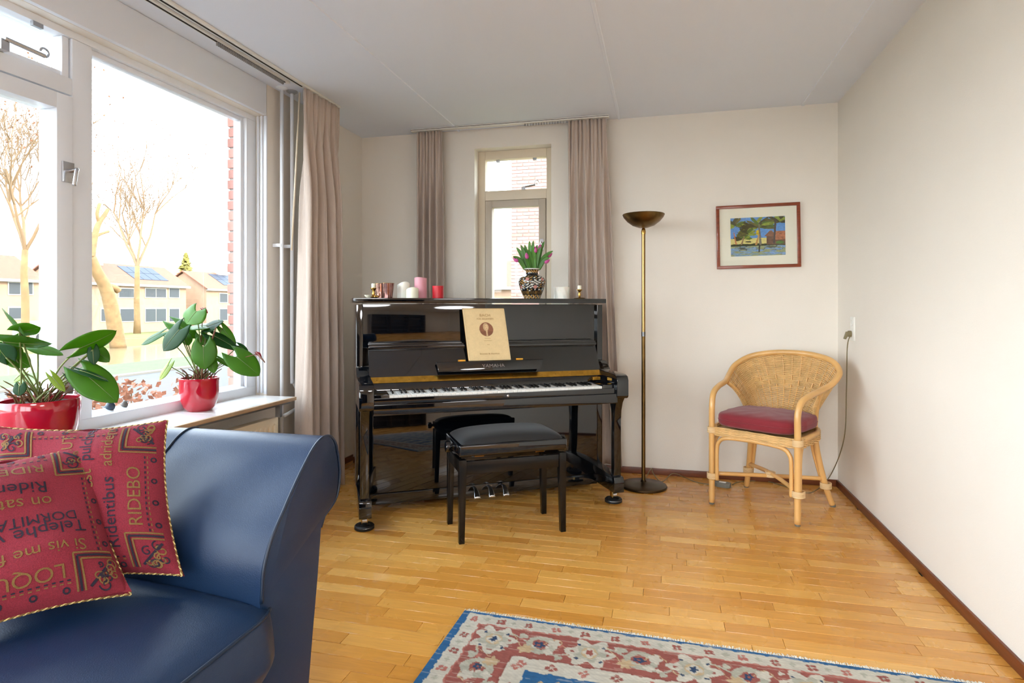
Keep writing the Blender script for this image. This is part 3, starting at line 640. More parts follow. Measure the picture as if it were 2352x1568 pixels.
for (px, py, ang, dep, bx) in ((1262, 586, -.9, .0, 1238), (1230, 574, .1, .04, 1224), (1210, 588, .15, .06, 1216), (1240, 568, -.25, .0, 1230), (1185, 597, .95, .02, 1210), (1256, 600, -1.0, .03, 1236), (1201, 574, .5, -.02, 1214)):
    c0 = vp(px, py, dep); ax = (Ru * -math.sin(ang) + Vector((0, 0, math.cos(ang)))).normalized(); b0 = vp(bx, 612, dep * .5)
    q = MB(); e1 = ax.orthogonal().normalized(); e2 = ax.cross(e1)
    prof_t = [(.0015, -.016), (.007, -.012), (.0095, -.003), (.0085, .006), (.005, .014), (.0012, .019)]
    def f(u, v):
        i = v * (len(prof_t) - 1); j = min(int(i), len(prof_t) - 2); fr = i - j; r_ = prof_t[j][0] * (1 - fr) + prof_t[j + 1][0] * fr; z_ = prof_t[j][1] * (1 - fr) + prof_t[j + 1][1] * fr
        a = 2 * PI * u; r_ *= 1.25 * (1 + .12 * math.cos(3 * a)); return c0 + (e1 * math.cos(a) + e2 * math.sin(a)) * r_ + ax * z_ * 1.15
    o = q.grid(18, 14, f, closeu=True).build('tulip_bloom', m_tul, vz, smooth=True)
    MB().tube(spline([b0, (b0 + c0) / 2, c0 - ax * .015]), .0026, 6).build('stem', m_tleaf, o, smooth=True)
# ------------------------------------------------------------------ floor lamp
lb = atz(1478, 1117, 0); lamp = thing('floor_lamp', 'aged brass uplighter floor lamp with a shallow bowl shade', 'lamp', lb)
MB().lathe([(.150, 0), (.152, .006), (.148, .014), (.130, .020), (.10, .023), (.02, .034), (.014, .045)], 48).build('base', mat('dark_bronze', S(70, 56, 38), .3, .9), lamp, smooth='auto')
MB().tube([(0, 0, .03), (0, 0, .985)], .0125, 16).build('lower_pole', m_obrass, lamp, smooth='auto')
MB().tube([(0, 0, .985), (0, 0, 1.015)], .0135, 16).build('joint_sleeve', mat('steel_sleeve', S(120, 120, 122), .25, 1.), lamp, smooth='auto')
MB().tube([(0, 0, 1.015), (0, 0, 1.66)], .0125, 16).build('upper_pole', mat('lamp_brass', S(160, 130, 84), .25, 1.0), lamp, smooth='auto')
MB().lathe([(.014, 1.655), (.015, 1.675), (.011, 1.69), (.006, 1.697)], 16).build('collar', m_brass, lamp, smooth='auto')
bw_ = [(.003, 1.695), (.03, 1.698), (.07, 1.712), (.105, 1.738), (.128, 1.765), (.136, 1.783), (.134, 1.786), (.126, 1.768), (.10, 1.742), (.06, 1.718), (.003, 1.706)]
MB().lathe(bw_, 48, cap0=True, cap1=True).build('bowl_shade', m_obrass, lamp, smooth='auto')
cab = thing('lamp_cable', 'olive lamp cable trailing along the floor behind the wicker chair to the socket', 'cable', lb)
def fl(px, py, z=.004): return atz(px, py, z) - lb
sk = Vector((XR - .034, 4.03, 1.035))
pts = spline([Vector((.012, .02, .05)), Vector((.05, .09, .10)), Vector((.06, .12, .06)), fl(1520, 1106), fl(1545, 1087, .03), fl(1570, 1095), fl(1600, 1107), fl(1641, 1114, .008)], 8)
MB().tube(pts, .003, 6).build('cord', m_olive, cab, smooth=True)
pts = spline([fl(1682, 1113, .008), fl(1700, 1106), fl(1760, 1105), fl(1820, 1122), fl(1862, 1131), atx(1905, 1095, 1.06) - lb, atx(1938, 1010, XR - .03) - lb, atx(1944, 900, XR - .03) - lb, atx(1946, 800, XR - .045) - lb, atx(1952, 772, XR - .05) - lb], 8)
MB().tube(pts, .003, 6).build('cord', m_olive, cab, smooth=True)
dm = atz(1660, 1117, 0); t = thing('foot_switch', 'grey hexagonal foot switch on the floor behind the chair leg', 'switch', (dm.x, dm.y, 0), R(-20))
MB().prism([(-.05, -.018), (-.03, -.032), (.03, -.032), (.05, -.018), (.05, .018), (.03, .032), (-.03, .032), (-.05, .018)], 'z', 0, .028).build('housing', m_grey, t, bevel=.004)
MB().box(-.022, .022, -.012, .012, .027, .032).build('pedal_button', m_plast, t, bevel=.002)
sock = thing('wall_socket', 'white double wall socket on the right wall with a plug in it', 'socket', (XR, 4.01, 1.05))
MB().box(-.010, 0, -.036, .036, -.075, .068).build('plate', m_plast, sock, bevel=.004)
for dz in (.034, -.034): MB().lathe([(.020, 0), (.020, .004), (.017, .004), (.016, .001), (.001, .001)], 20, cap0=False).xf(lambda p: Vector((-.0095 - p.z, p.x, p.y + dz))).build('outlet', m_plast, sock, smooth='auto')
pg = thing('plug', 'olive angled plug in the lower outlet of the wall socket', 'plug', (XR - .0145, 4.01, 1.016))
MB().lathe([(.019, 0), (.019, .016), (.015, .020), (.001, .020)], 20, cap0=False).xf(lambda p: Vector((-p.z, p.x, p.y))).build('body', m_olive, pg, smooth='auto')
MB().prism([(-.012, .012), (-.028, .014), (-.042, -.030), (-.030, -.034), (-.018, -.012), (-.012, -.012)], 'y', -.010, .010).build('cable_grip', m_olive, pg, bevel=.003)
wc = thing('wall_cable', 'thin cream cable lying along the skirting behind the piano', 'cable', (-2.26, 3.9, 0))
MB().tube(spline([(0, -.45, .004), (.0, -.2, .004), (.02, .1, .006), (.0, .25, .02), (-.01, .36, .035), (.05, .42, .03), (.2, .425, .004), (.5, .42, .004)]), .0035, 6).build('cord', mat('cream_cable', S(206, 178, 130), .5), wc, smooth=True)
# ------------------------------------------------------------------ framed painting
A = aty(1645, 474, YB - .01); B = aty(1838, 464, YB - .01); C = aty(1648, 618, YB - .01)
pwid = (B - A).length; phei = (C - A).length; ctr = (B + C) / 2
pic = thing('framed_picture', 'small painting of palm trees and a hut by water in a mahogany frame', 'picture', (ctr.x, YB, ctr.z - phei / 2)); pic.rotation_euler = (0, R(-.9), 0)
w2, h2, fw = pwid / 2, phei, .021
for (x0, x1, z0, z1) in ((-w2, w2, 0, fw), (-w2, w2, h2 - fw, h2), (-w2, -w2 + fw, fw, h2 - fw), (w2 - fw, w2, fw, h2 - fw)):
    MB().box(x0, x1, -.022, -.002, z0, z1).build('frame_bar', m_frame, pic, bevel=.002)
MB().box(-w2 + fw, w2 - fw, -.010, -.004, fw, h2 - fw).build('mount', m_mount, pic)
iw, ih = .65 * pwid, .605 * phei; nx, ny = 200, 150; zc = h2 / 2 - .002
X, Y = np.meshgrid(np.linspace(0, 1, nx), np.linspace(0, 1, ny))     # Y up
c = np.zeros((ny, nx, 3)); n1 = vnoise(X * 14, Y * 14, 3); n2 = vnoise(X * 40, Y * 60, 4); n3 = vnoise(X * 9, Y * 40, 5)
def colr(m_, rgb, k=.25): c[m_] = np.array(S(*rgb)[:3]) * (1 - k + 2 * k * n2[m_])[:, None]
colr(Y > .0, (96, 150, 214), .15)
colr((Y < .46) & (Y > .28), (214, 206, 130), .12)
colr((Y < .30), (128, 158, 176), .2); wt = (Y < .28); colr(wt & (n3 > .55), (150, 160, 120), .2); colr(wt & (n3 < .25), (120, 160, 215), .2); colr(wt & (Y > .14) & (n3 > .42) & (n3 < .5), (74, 84, 74), .2)
colr((Y < .30 + .03 * n1) & (Y > .26), (46, 60, 26), .4)
def ell(x, y, rx, ry, rot, rgb, k=.35):
    dx, dy = (X - x), (Y - y) * ih / iw; a = dx * math.cos(rot) + dy * math.sin(rot); b = -dx * math.sin(rot) + dy * math.cos(rot)
    colr(((a / rx) ** 2 + (b / ry) ** 2 + .6 * (n2 - .5)) < 1, rgb, k)
def strk(x0, y0, x1, y1, w0, w1, rgb):
    t_ = np.clip(((X - x0) * (x1 - x0) + (Y - y0) * (y1 - y0)) / ((x1 - x0) ** 2 + (y1 - y0) ** 2), 0, 1); d = np.hypot(X - x0 - t_ * (x1 - x0), Y - y0 - t_ * (y1 - y0)); colr(d < w0 + (w1 - w0) * t_, rgb, .3)
hut = (X > .66 - .0 * Y) & (Y > .28) & (Y < .52); colr(hut, (110, 78, 58), .3); colr((np.abs(X - .74) < (.66 - Y) * .75) & (Y > .5) & (Y < .64), (140, 96, 70), .3); colr((X > .80) & (Y > .40) & (Y < .62), (176, 112, 76), .4)
pr = random.Random(11); dk = (60, 62, 28); lg = (132, 150, 52); ol = (94, 92, 40)
for (x, y, sp, n_) in ((.08, .88, .22, 9), (.5, .82, .30, 12), (.86, .95, .26, 10), (.22, .56, .16, 8), (.3, .66, .18, 7)):
    for k_ in range(n_):
        a = PI * (k_ + .5) / n_ * 1.25 - .35 + pr.uniform(-.1, .1); r_ = sp * pr.uniform(.45, .62)
        ell(x + math.cos(a) * r_, y + math.sin(a + .2) * r_ * .55 - .10 * abs(math.cos(a)), sp * .5, .030, a * .6 if math.cos(a) > 0 else (a - PI) * .6 + .0, pr.choice([dk, lg, ol, dk, (80, 110, 40)]))
ell(.5, .60, .03, .055, 0, (206, 182, 40))
strk(.55, .30, .525, .82, .022, .012, (120, 116, 104)); strk(.47, .30, .525, .55, .02, .008, (196, 146, 80)); strk(.795, .31, .83, .92, .014, .02, (70, 62, 56)); strk(.2, .31, .25, .5, .015, .01, (150, 120, 90)); strk(.1, .32, .06, .62, .014, .008, (190, 120, 80)); strk(.52, .10, .53, .26, .012, .016, (56, 60, 56))
ell(.33, .37, .055, .014, 0, (40, 44, 20)); ell(.9, .33, .08, .03, 0, (80, 120, 50)); ell(.75, .22, .10, .02, 0, (88, 96, 76))
q = MB().grid(nx, ny, lambda a, b: Vector(((a - .5) * iw, -.0112, zc + (b - .5) * ih)))
q2 = q.build('painting', attr_mat('painting_print', .8), pic, fix=False); paint(q2, c.reshape(-1, 3))
MB().box(-w2 + fw - .002, w2 - fw + .002, -.0165, -.0150, fw - .002, h2 - fw + .002).build('glass', m_pglass, pic)
# ------------------------------------------------------------------ rattan armchair (local: x across the front, y to the back)
CH = Vector((.4995, 3.642, 0)); ct = math.atan2(-.543, .84)
ch = thing('wicker_armchair', 'honey coloured rattan armchair with a woven fan back in the corner', 'chair', CH, ct)
def rod(pts, r, nm, m=m_rattan, n=8, seg=10, par=ch, smooth=True): return MB().tube(spline(pts, n) if n else pts, r, seg).build(nm, m, par, smooth=smooth)
TOPS = [(.285, .24, .712), (.312, .34, .745), (.315, .43, .80), (.25, .505, .855), (.13, .545, .883), (0, .555, .890)]
hoop = [(.249, 0, .012), (.249, 0, .25), (.249, 0, .50), (.249, .003, .60), (.256, .035, .662), (.270, .12, .692)] + TOPS
full = hoop + [(-x, y, z) for x, y, z in hoop[::-1][1:]]
rod(full, .0175, 'arm_hoop', n=7, seg=12)
for s in (-1, 1):
    rod([(s * .19, .39, .45), (s * .205, .41, .30), (s * .235, .445, .12), (s * .262, .475, .012)], .017, 'rear_leg')
    rod([(s * .165, .395, .45), (s * .175, .415, .33), (s * .20, .44, .20), (s * .215, .455, .13)], .011, 'rear_brace')
    for (x, y) in ((.249, 0), (.264, .477)): MB().lathe([(.013, 0), (.015, .003), (.015, .013)], 14, (s * x, y, 0)).build('foot_cap', m_grey, ch, smooth='auto')
    # side arch under the seat
    rod([(s * .249, .030, .15), (s * .249, .032, .33), (s * .246, .055, .395), (s * .235, .12, .418), (s * .22, .25, .418), (s * .205, .34, .40)], .011, 'side_arch')
    # border rod of the woven back
    rod([(s * .270, .245, .700), (s * .248, .30, .655), (s * .222, .345, .58), (s * .205, .375, .50), (s * .20, .385, .45)], .012, 'back_post')
    # bindings
    for (x, y, z, r) in ((.249, .012, .17, .030), (.249, .004, .445, .024), (.235, .447, .125, .028)):
        q = MB()
        for k in range(5): q.tube([(s * x + r * math.cos(a), y + r * 1.15 * math.sin(a), z - .014 + k * .007) for a in np.linspace(0, 2 * PI, 18, endpoint=False)], .0040, 5, closed=True)
        q.build('cane_binding', m_binding, ch, smooth=True)
rod([(-.216, .0, .15), (-.216, 0, .32), (-.205, 0, .375), (-.165, 0, .405), (-.06, 0, .414), (.06, 0, .414), (.165, 0, .405), (.205, 0, .375), (.216, 0, .32), (.216, 0, .15)], .0115, 'front_arch')
rod([(-.235, .01, .185), (.0, .235, .175), (.235, .445, .165)], .012, 'cross_stretcher', n=4); rod([(.235, .01, .185), (.0, .235, .192), (-.235, .445, .165)], .012, 'cross_stretcher', n=4)
q = MB()
for k in range(4): q.tube([(.026 * math.cos(a), .235 + .026 * math.sin(a), .172 + k * .008) for a in np.linspace(0, 2 * PI, 16, endpoint=False)], .004, 5, closed=True)
q.build('cane_binding', m_binding, ch, smooth=True)
# seat ring: woven band round the seat
ring = [(-.245, .0), (0, -.006), (.245, .0), (.262, .10), (.255, .26), (.215, .385), (.10, .43), (-.10, .43), (-.215, .385), (-.255, .26), (-.262, .10)]
rc = spline([(x, y, 0) for x, y in ring], 10, closed=True); nR = len(rc)
cen = Vector((0, .21, 0))
q = MB()
for k in range(9):
    q.tube([p + (p - cen).normalized() * (.004 * (1 if (i // 2 + k) % 2 else -1)) + Vector((0, 0, .418 + k * .0058)) for i, p in enumerate(rc)], .0034, 5, closed=True)
q.build('woven_seat_band', m_weave, ch, smooth=True, kind='stuff')
MB().add([p * 1 + Vector((0, 0, .455)) for p in rc] + [p + Vector((0, 0, .43)) for p in rc], [tuple(range(nR)), tuple(range(nR, 2 * nR))[::-1]] + [(i, (i + 1) % nR, nR + (i + 1) % nR, nR + i) for i in range(nR)]).build('seat_panel', m_weave, ch)
rod([(.255, .05, .455), (.262, .14, .462), (.25, .27, .462), (.21, .385, .46)], .016, 'seat_rail'); rod([(-.255, .05, .455), (-.262, .14, .462), (-.25, .27, .462), (-.21, .385, .46)], .016, 'seat_rail')
# woven back
hp_ = spline(TOPS, 12); hp_ = [Vector((-p.x, p.y, p.z)) for p in hp_] + hp_[::-1][1:]
ln = [0]
for i in range(1, len(hp_)): ln.append(ln[-1] + (hp_[i] - hp_[i - 1]).length)
def top(s):
    t = (s + 1) / 2 * ln[-1]
    for i in range(1, len(ln)):
        if ln[i] >= t - 1e-9:
            f = (t - ln[i - 1]) / (ln[i] - ln[i - 1]); return hp_[i - 1].lerp(hp_[i], f)
    return hp_[-1]
def back(s, t):
    b = Vector((.195 * s, .385 + .045 * (1 - s * s), .455)); p = b.lerp(top(s), t)
    e_ = s * s * s * s; p.y += .035 * math.sin(PI * t) * (1 - s * s) ; p.x -= s * abs(s) ** 3 * .028 * math.sin(PI * t); return p
def bn_(s, t):
    e = .01; a = back(min(1, s + e), t) - back(max(-1, s - e), t); b = back(s, min(1, t + e)) - back(s, max(0, t - e)); return a.cross(b).normalized()
NS = 19
stk = MB()
for i in range(NS):
    s = -1 + 2 * (i + .5) / NS; stk.tube([back(s, t) for t in np.linspace(0, 1, 14)], .0052, 6)
stk.build('back_stakes', m_rattan, ch, smooth=True, kind='stuff')
wf = MB(); NR = 74
for r in range(NR):
    t = .01 + .98 * r / (NR - 1); pts = []; band = .50 < t < .66
    for i in range(NS * 2 + 1):
        s = -1 + 2 * i / (NS * 2); j = i // 2
        o = 0 if i % 2 == 0 else (.0075 if ((j + (r // 5 if band and abs(s) < .55 else r)) % 2) else -.0075)
        pts.append(back(s, t) + bn_(s, t) * o)
    wf.tube(pts, .0031, 4)
wf.build('back_weave', m_weave, ch, smooth=True, kind='stuff')
# plaited edge along the hoop and seat
q = MB().tube([back(s, .985) - bn_(s, .95) * .006 + Vector((0, 0, .004 * math.sin(i * 1.9))) for i, s in enumerate(np.linspace(-1, 1, 90))], .006, 5)
q.build('plaited_edge', m_weave, ch, smooth=True)
# cushion
cu = thing('seat_cushion', 'burgundy cotton seat cushion on the rattan armchair', 'cushion', CH + Vector((math.cos(ct) * 0 - math.sin(ct) * .185, math.sin(ct) * 0 + math.cos(ct) * .185, .4705)), ct)
def cush(u, v):
    a = 2 * PI * u; n = 5.0; c_, s_ = math.cos(a), math.sin(a); rr = (abs(c_) ** n + abs(s_) ** n) ** (-1 / n); ph = (v - .5) * PI
    k = abs(math.cos(ph)) ** .30; x = .238 * rr * c_ * k; y = .212 * rr * s_ * k; h = .045 * math.copysign(abs(math.sin(ph)) ** .45, math.sin(ph))
    if v > .5: h += .012 * (1 - min(1, (x / .24) ** 2)) * (1 - min(1, (y / .21) ** 2)) + .002 * math.sin(x * 60) * math.sin(y * 50)
    if s_ < -.2: x *= .98
    return Vector((x, y, h + .045))
MB().grid(72, 30, cush, closeu=True).build('cover', m_burg, cu, smooth=True)
q = MB().tube([cush(u, .5) for u in np.linspace(0, 1, 80, endpoint=False)], .003, 6, closed=True).build('seam_piping', m_burg, cu, smooth=True)
# ------------------------------------------------------------------ blue leather sofa (faces +x, back to the window)
sf = thing('sofa', 'blue leather sofa with a scrolled arm in the left foreground', 'sofa', (-1.4, .25, 0))
so = Vector((-1.4, .25, 0))
prof = [(.0, .06), (.0, .30), (.0, .44), (.006, .52), (.040, .585), (.092, .640), (.140, .692), (.191, .743), (.245, .783), (.295, .796), (.336, .781), (.362, .742), (.376, .68), (.368, .625), (.345, .588), (.290, .562), (.272, .535), (.250, .40), (.222, .25), (.19, .06)]
pf = [(.0, .06), (.0, .30)] + [(p.x, p.z) for p in spline([(a, 0, b) for a, b in prof[2:16]], 4)] + prof[16:]
x0s, ya, yb2, xb, rad_ = -.972, 1.30, -.86, -1.70, .26
path = [((x0s - t * (x0s - (xb + rad_)), ya), (0, 1)) for t in np.linspace(0, 1, 14)]
for a in np.linspace(0, PI / 2, 12)[1:]: path.append(((xb + rad_ - rad_ * math.sin(a), ya - rad_ + rad_ * math.cos(a)), (-math.sin(a), math.cos(a))))
for t in np.linspace(0, 1, 30)[1:]: path.append(((xb, ya - rad_ - t * (ya - rad_ - (yb2 + rad_))), (-1, 0)))
for a in np.linspace(0, PI / 2, 12)[1:]: path.append(((xb + rad_ - rad_ * math.cos(a), yb2 + rad_ - rad_ * math.sin(a)), (-math.cos(a), -math.sin(a))))
for t in np.linspace(0, 1, 10)[1:]: path.append(((xb + rad_ + t * (x0s - xb - rad_), yb2), (0, -1)))
def sw(i, j):
    (p, n), (u_, z_) = path[i], pf[j]; wv = .003 * math.sin(i * .9 + j * .3) if .4 < z_ < .75 else 0
    return Vector((p[0] + n[0] * (u_ + wv), p[1] + n[1] * (u_ + wv), z_)) - so
nP, nQ = len(path), len(pf)
v = [sw(i, j) for i in range(nP) for j in range(nQ)]
f = [(i * nQ + j, i * nQ + (j + 1) % nQ, (i + 1) * nQ + (j + 1) % nQ, (i + 1) * nQ + j) for i in range(nP - 1) for j in range(nQ)]
MB().add(v, f).build('arms_and_back', m_leather, sf, smooth='auto')
for e, i0 in (('front', 0), ('front', nP - 1)):
    base = [sw(i0, j) for j in range(nQ)]
    cpt = sum(base, Vector()) / nQ
    q = MB(); vv = [p + Vector((.0, 0, 0)) for p in base]; vv2 = [p + Vector((.008, 0, 0)) + (Vector((p.x, cpt.y, p.z)) - p) * .10 for p in base]
    q.add(vv + vv2, [tuple(range(nQ, 2 * nQ))] + [(j, (j + 1) % nQ, nQ + (j + 1) % nQ, nQ + j) for j in range(nQ)]).build('arm_front_panel', m_leather, sf, smooth='auto')
    MB().tube([p + Vector((.004, 0, 0)) for p in base[2:-3]], .0045, 6).build('piping', m_pipeL, sf, smooth=True)
for i in (13, 21, 34):
    MB().tube([sw(i, j) + Vector((path[i][1][0], path[i][1][1], 0)) * 0 + Vector((0, 0, .001)) for j in range(4, nQ - 4)], .0042, 6).build('seam_piping', m_pipeL, sf, smooth=True)
# seat: bullnose cushion with crown
def seatc(u, v):
    y = -.84 + u * (1.335 + .84); e = min(1, (1.335 - y) / .09) if y > 0 else min(1, (y + .84) / .09); e = max(0, e) ** .45
    # profile along v: back -> front top -> nose -> under
    if v < .62:
        k = v / .62; x = -1.74 + k * (.81 - .05 * (1 - e)); z = .415 + .075 * math.sin(PI * (.18 + .72 * k)) * (.35 + .65 * e) * (.8 + .2 * math.sin(PI * u))
        if k > .9: z -= .012 * ((k - .9) / .1) ** 2
    else:
        k = (v - .62) / .38; a = k * PI * .78; x = -.93 - .05 * (1 - e) + .028 * math.sin(a) * e - .06 * max(0, k - .7); z0 = .415 + .075 * math.sin(PI * .90) * (.35 + .65 * e) - .012; z = z0 - .15 * k
    yy = y - (.045 * (x + 1.0) * 0)
    if x < -.99 and y > 1.30: yy = 1.30 + (y - 1.30) * .2
    return Vector((x, yy, z)) - so
MB().grid(120, 60, seatc).build('seat_cushion', m_leather, sf, smooth=True)
MB().tube([seatc(u, .62) + Vector((.001, 0, .001)) for u in np.linspace(.0, .995, 90)], .0042, 6).build('seat_piping', m_pipeL, sf, smooth=True)
MB().box(-1.70, -.985, -.86, 1.30, .05, .36).xf(lambda p: p - so).build('base_apron', m_leather, sf, bevel=.01)
MB().tube([Vector((-.983, 1.298, .06)) - so, Vector((-.983, 1.298, .36)) - so], .005, 6).build('piping', m_pipeL, sf)
for x_, y_ in ((-1.05, 1.38), (-1.05, -.94), (-1.85, 1.1), (-1.85, -.7)): MB().lathe([(.022, .0), (.028, .06)], 16, (x_ + 1.4, y_ - .25, 0)).build('foot', m_blacks, sf, smooth='auto')
# ------------------------------------------------------------------ printed pillows
m_pil = mat('red_woven_cotton', S(138, 38, 54), .92, bump=(900, .6), var=(420, .22))
m_pnavy = mat('navy_print', S(36, 30, 46), .92, var=(420, .3)); m_pgold = mat('gold_print', S(122, 92, 50), .92, var=(420, .25))
m_rope = mat('gold_rope', S(206, 184, 120), .6, var=(260, .55)) 
def pillow(label, X0, ex, ey, size, lines, cornerframes, seed, thick=.062):
    """X0 centre; ex,ey unit axes of the front face (right, up); lines: (text, s, t, size, angle deg, material)"""
    ex = Vector(ex).normalized(); ey = Vector(ey); ey = ey.normalized(); ez = ex.cross(ey).normalized()
    t_ = thing('throw_pillow', label, 'pillow', X0, 0, 'red lettered throw pillows on the sofa')
    h = size / 2; rs = random.Random(seed); w_ = [rs.uniform(0, 6) for _ in range(6)]
    def surf(s, t, side=1):
        s = max(-1, min(1, s)); t = max(-1, min(1, t))
        x = h * s * (1 - .10 * (1 - t * t) * abs(s)); y = h * t * (1 - .10 * (1 - s * s) * abs(t))
        k = max(0, (1 - s ** 4) * (1 - t ** 4)); z = thick * k ** .55 * (.75 + .25 * math.cos(s * 1.2) * math.cos(t * 1.2))
        z += .009 * k * math.sin(s * 4 + w_[0] + 2 * t) + .006 * k * math.sin(t * 6 + w_[1] - 3 * s) + .010 * math.exp(-((s - .1) / .10) ** 2) * max(0, t) ** 3 * -1
        z += .012 * (abs(s * t)) ** 3 * math.sin(w_[2] + 2 * s + t)
        return ex * x + ey * y + ez * (z * side)
    q = MB().grid(49, 49, lambda a, b: surf(2 * a - 1, 2 * b - 1)); q.grid(49, 49, lambda a, b: surf(1 - 2 * a, 2 * b - 1, -1))
    body = q.build('cover', m_pil, t_, smooth=True, fix=False)
    edge = [(s, -1) for s in np.linspace(-1, 1, 40)] + [(1, s) for s in np.linspace(-1, 1, 40)][1:] + [(s, 1) for s in np.linspace(1, -1, 40)][1:] + [(-1, s) for s in np.linspace(1, -1, 40)][1:-1]
    ep = spline([surf(*e) for e in edge], 4, closed=True)
    for ph, m in ((0, m_rope), (PI, m_pgold)):
        pts = []; n = len(ep)
        for i, p in enumerate(ep):
            tg = (ep[(i + 1) % n] - ep[i - 1]).normalized(); sd = tg.cross(ez).normalized(); a = i * 1.05 + ph
            pts.append(p + (sd * math.cos(a) + ez * math.sin(a)) * .0015)
        MB().tube(pts, .0018, 5, closed=True).build('rope_trim', m, t_, smooth=True)
    def onsurf(v2, f2, m, nm='print'):
        bm = bmesh.new(); vs = [bm.verts.new((a, b, 0)) for a, b in v2]
        for fc in f2:
            try: bm.faces.new([vs[i] for i in fc])
            except ValueError: pass
        bmesh.ops.triangulate(bm, faces=bm.faces); bmesh.ops.subdivide_edges(bm, edges=[e for e in bm.edges if e.calc_length() > .05], cuts=2, use_grid_fill=False); bmesh.ops.triangulate(bm, faces=bm.faces)
        bm.verts.index_update(); vv = [surf(p.co.x, p.co.y) + ez * .0022 for p in bm.verts]; ff = [tuple(x.index for x in fc.verts) for fc in bm.faces]; bm.free()
        return MB().add(vv, ff).build(nm, m, body, smooth=True, fix=False)
    for (tx, s, t, sz, ang, m) in lines:
        v2, f2 = text2d(tx, sz); ca, sa = math.cos(R(ang)), math.sin(R(ang))
        onsurf([(s + a * ca - b * sa, t + a * sa + b * ca) for a, b in v2], f2, m, 'lettering')
    def strip(pts, wd, m):
        v2 = []; 
        for i, p in enumerate(pts):
            a = pts[max(0, i - 1)]; b = pts[min(len(pts) - 1, i + 1)]; dx, dy = b[0] - a[0], b[1] - a[1]; l = math.hypot(dx, dy) or 1
            v2 += [(p[0] - dy / l * wd, p[1] + dx / l * wd), (p[0] + dy / l * wd, p[1] - dx / l * wd)]
        return v2, [(2 * i, 2 * i + 1, 2 * i + 3, 2 * i + 2) for i in range(len(pts) - 1)]
    G = [[], []]; NV = [[], []]
    def acc(A, vf): n = len(A[0]); A[0] += vf[0]; A[1] += [tuple(i + n for i in q_) for q_ in vf[1]]
    ln_ = lambda a, b, n=14: [(a[0] + (b[0] - a[0]) * k / n, a[1] + (b[1] - a[1]) * k / n) for k in range(n + 1)]
    for (sx, sy) in ((1, 1), (1, -1), (-1, 1), (-1, -1)):
        c0, c1 = .52, .93
        for off, A, wd in ((0, G, .010), (.035, NV, .012), (.07, G, .010)):
            acc(A, strip(ln_((sx * (c0 + off), sy * (c0 + off)), (sx * (c0 + off), sy * c1)), wd, None)); acc(A, strip(ln_((sx * (c0 + off), sy * (c0 + off)), (sx * c1, sy * (c0 + off))), wd, None))
        for k in range(11):
            cx_, cy_, r0 = sx * rs.uniform(.66, .90), sy * rs.uniform(.66, .90), rs.uniform(.035, .075); a0 = rs.uniform(0, 6)
            acc(NV if k % 2 else G, strip([(cx_ + r0 * (1 - j / 30) * math.cos(a0 + j * .28), cy_ + r0 * (1 - j / 30) * math.sin(a0 + j * .28)) for j in range(26)], .008, None))
        acc(NV, strip(ln_((sx * .64, sy * .90), (sx * .90, sy * .64)), .014, None))
    for side in range(4):
        for e_, A, wd in ((.80, NV, .008), (.83, G, .007)):
            pts = ln_((-.5, e_), (.5, e_), 30); rot = [(a, b) if side == 0 else ((b, a) if side == 1 else ((a, -b) if side == 2 else (-b, a))) for a, b in pts]
            for k in range(0, 30, 2): acc(A, strip(rot[k:k + 2], wd, None))
        for k in range(4):
            a = -.42 + .28 * k; c_ = [(a + .028 * math.cos(j * .7), .90 + .028 * math.sin(j * .7)) for j in range(10)]
            acc(NV, strip([(x, y) if side == 0 else ((y, x) if side == 1 else ((x, -y) if side == 2 else (-y, x))) for x, y in c_], .009, None))
    onsurf(G[0], G[1], m_pgold); onsurf(NV[0], NV[1], m_pnavy)
    return t_
LN = lambda rows: rows
# upper edge reads downwards: the lettering of the front pillow stands on its head
PILA = dict(size=.43)
def mkpillow(label, BR, TR, ex, size, lines, seed, raw=False):
    BR = Vector(BR); TR = Vector(TR); ey = (TR - BR).normalized(); ex = Vector(ex).normalized()
    return pillow(label, BR - ex * size / 2 + (TR - BR) / 2, ex, ey, size, lines, None, seed)
def up180(tx, s, t, sz, m): return (tx, s, t, sz, 180, m)
GO, NA = m_pgold, m_pnavy
mkpillow('red throw pillow with upside down Latin lettering, nearest the left edge', (-1.225, 1.165, .512), (-1.462, 1.285, .806), (.51, .86, 0), .42,
    [up180('RIDEBO', .42, .72, .20, GO), up180('Ridentibus', .42, .44, .21, NA), up180('on satis est', .44, .24, .20, GO), up180('DORMITABO AUT', .66, .02, .17, NA), up180('Telephe vel Peleu', .72, -.12, .21, NA), up180('Si vis me flere,', .68, -.36, .19, GO), up180('LOQUERIS', .44, -.62, .22, GO)], 1)
mkpillow('red throw pillow with sideways Latin lettering leaning on the sofa arm', (-1.165, 1.262, .515), (-1.335, 1.39, .855), (.90, .43, 0), .42,
    [('RIDEBO', .74, -.44, .22, 90, GO), ('Ridentibus', .44, -.70, .21, 90, NA), ('adrident', .44, .32, .19, 90, GO), ('on satis est', .20, -.62, .20, 90, GO), ('pulchra', .20, .40, .20, 90, NA), ('DORMITABO AUT MANN', -.02, -.70, .19, 90, GO)], 2)
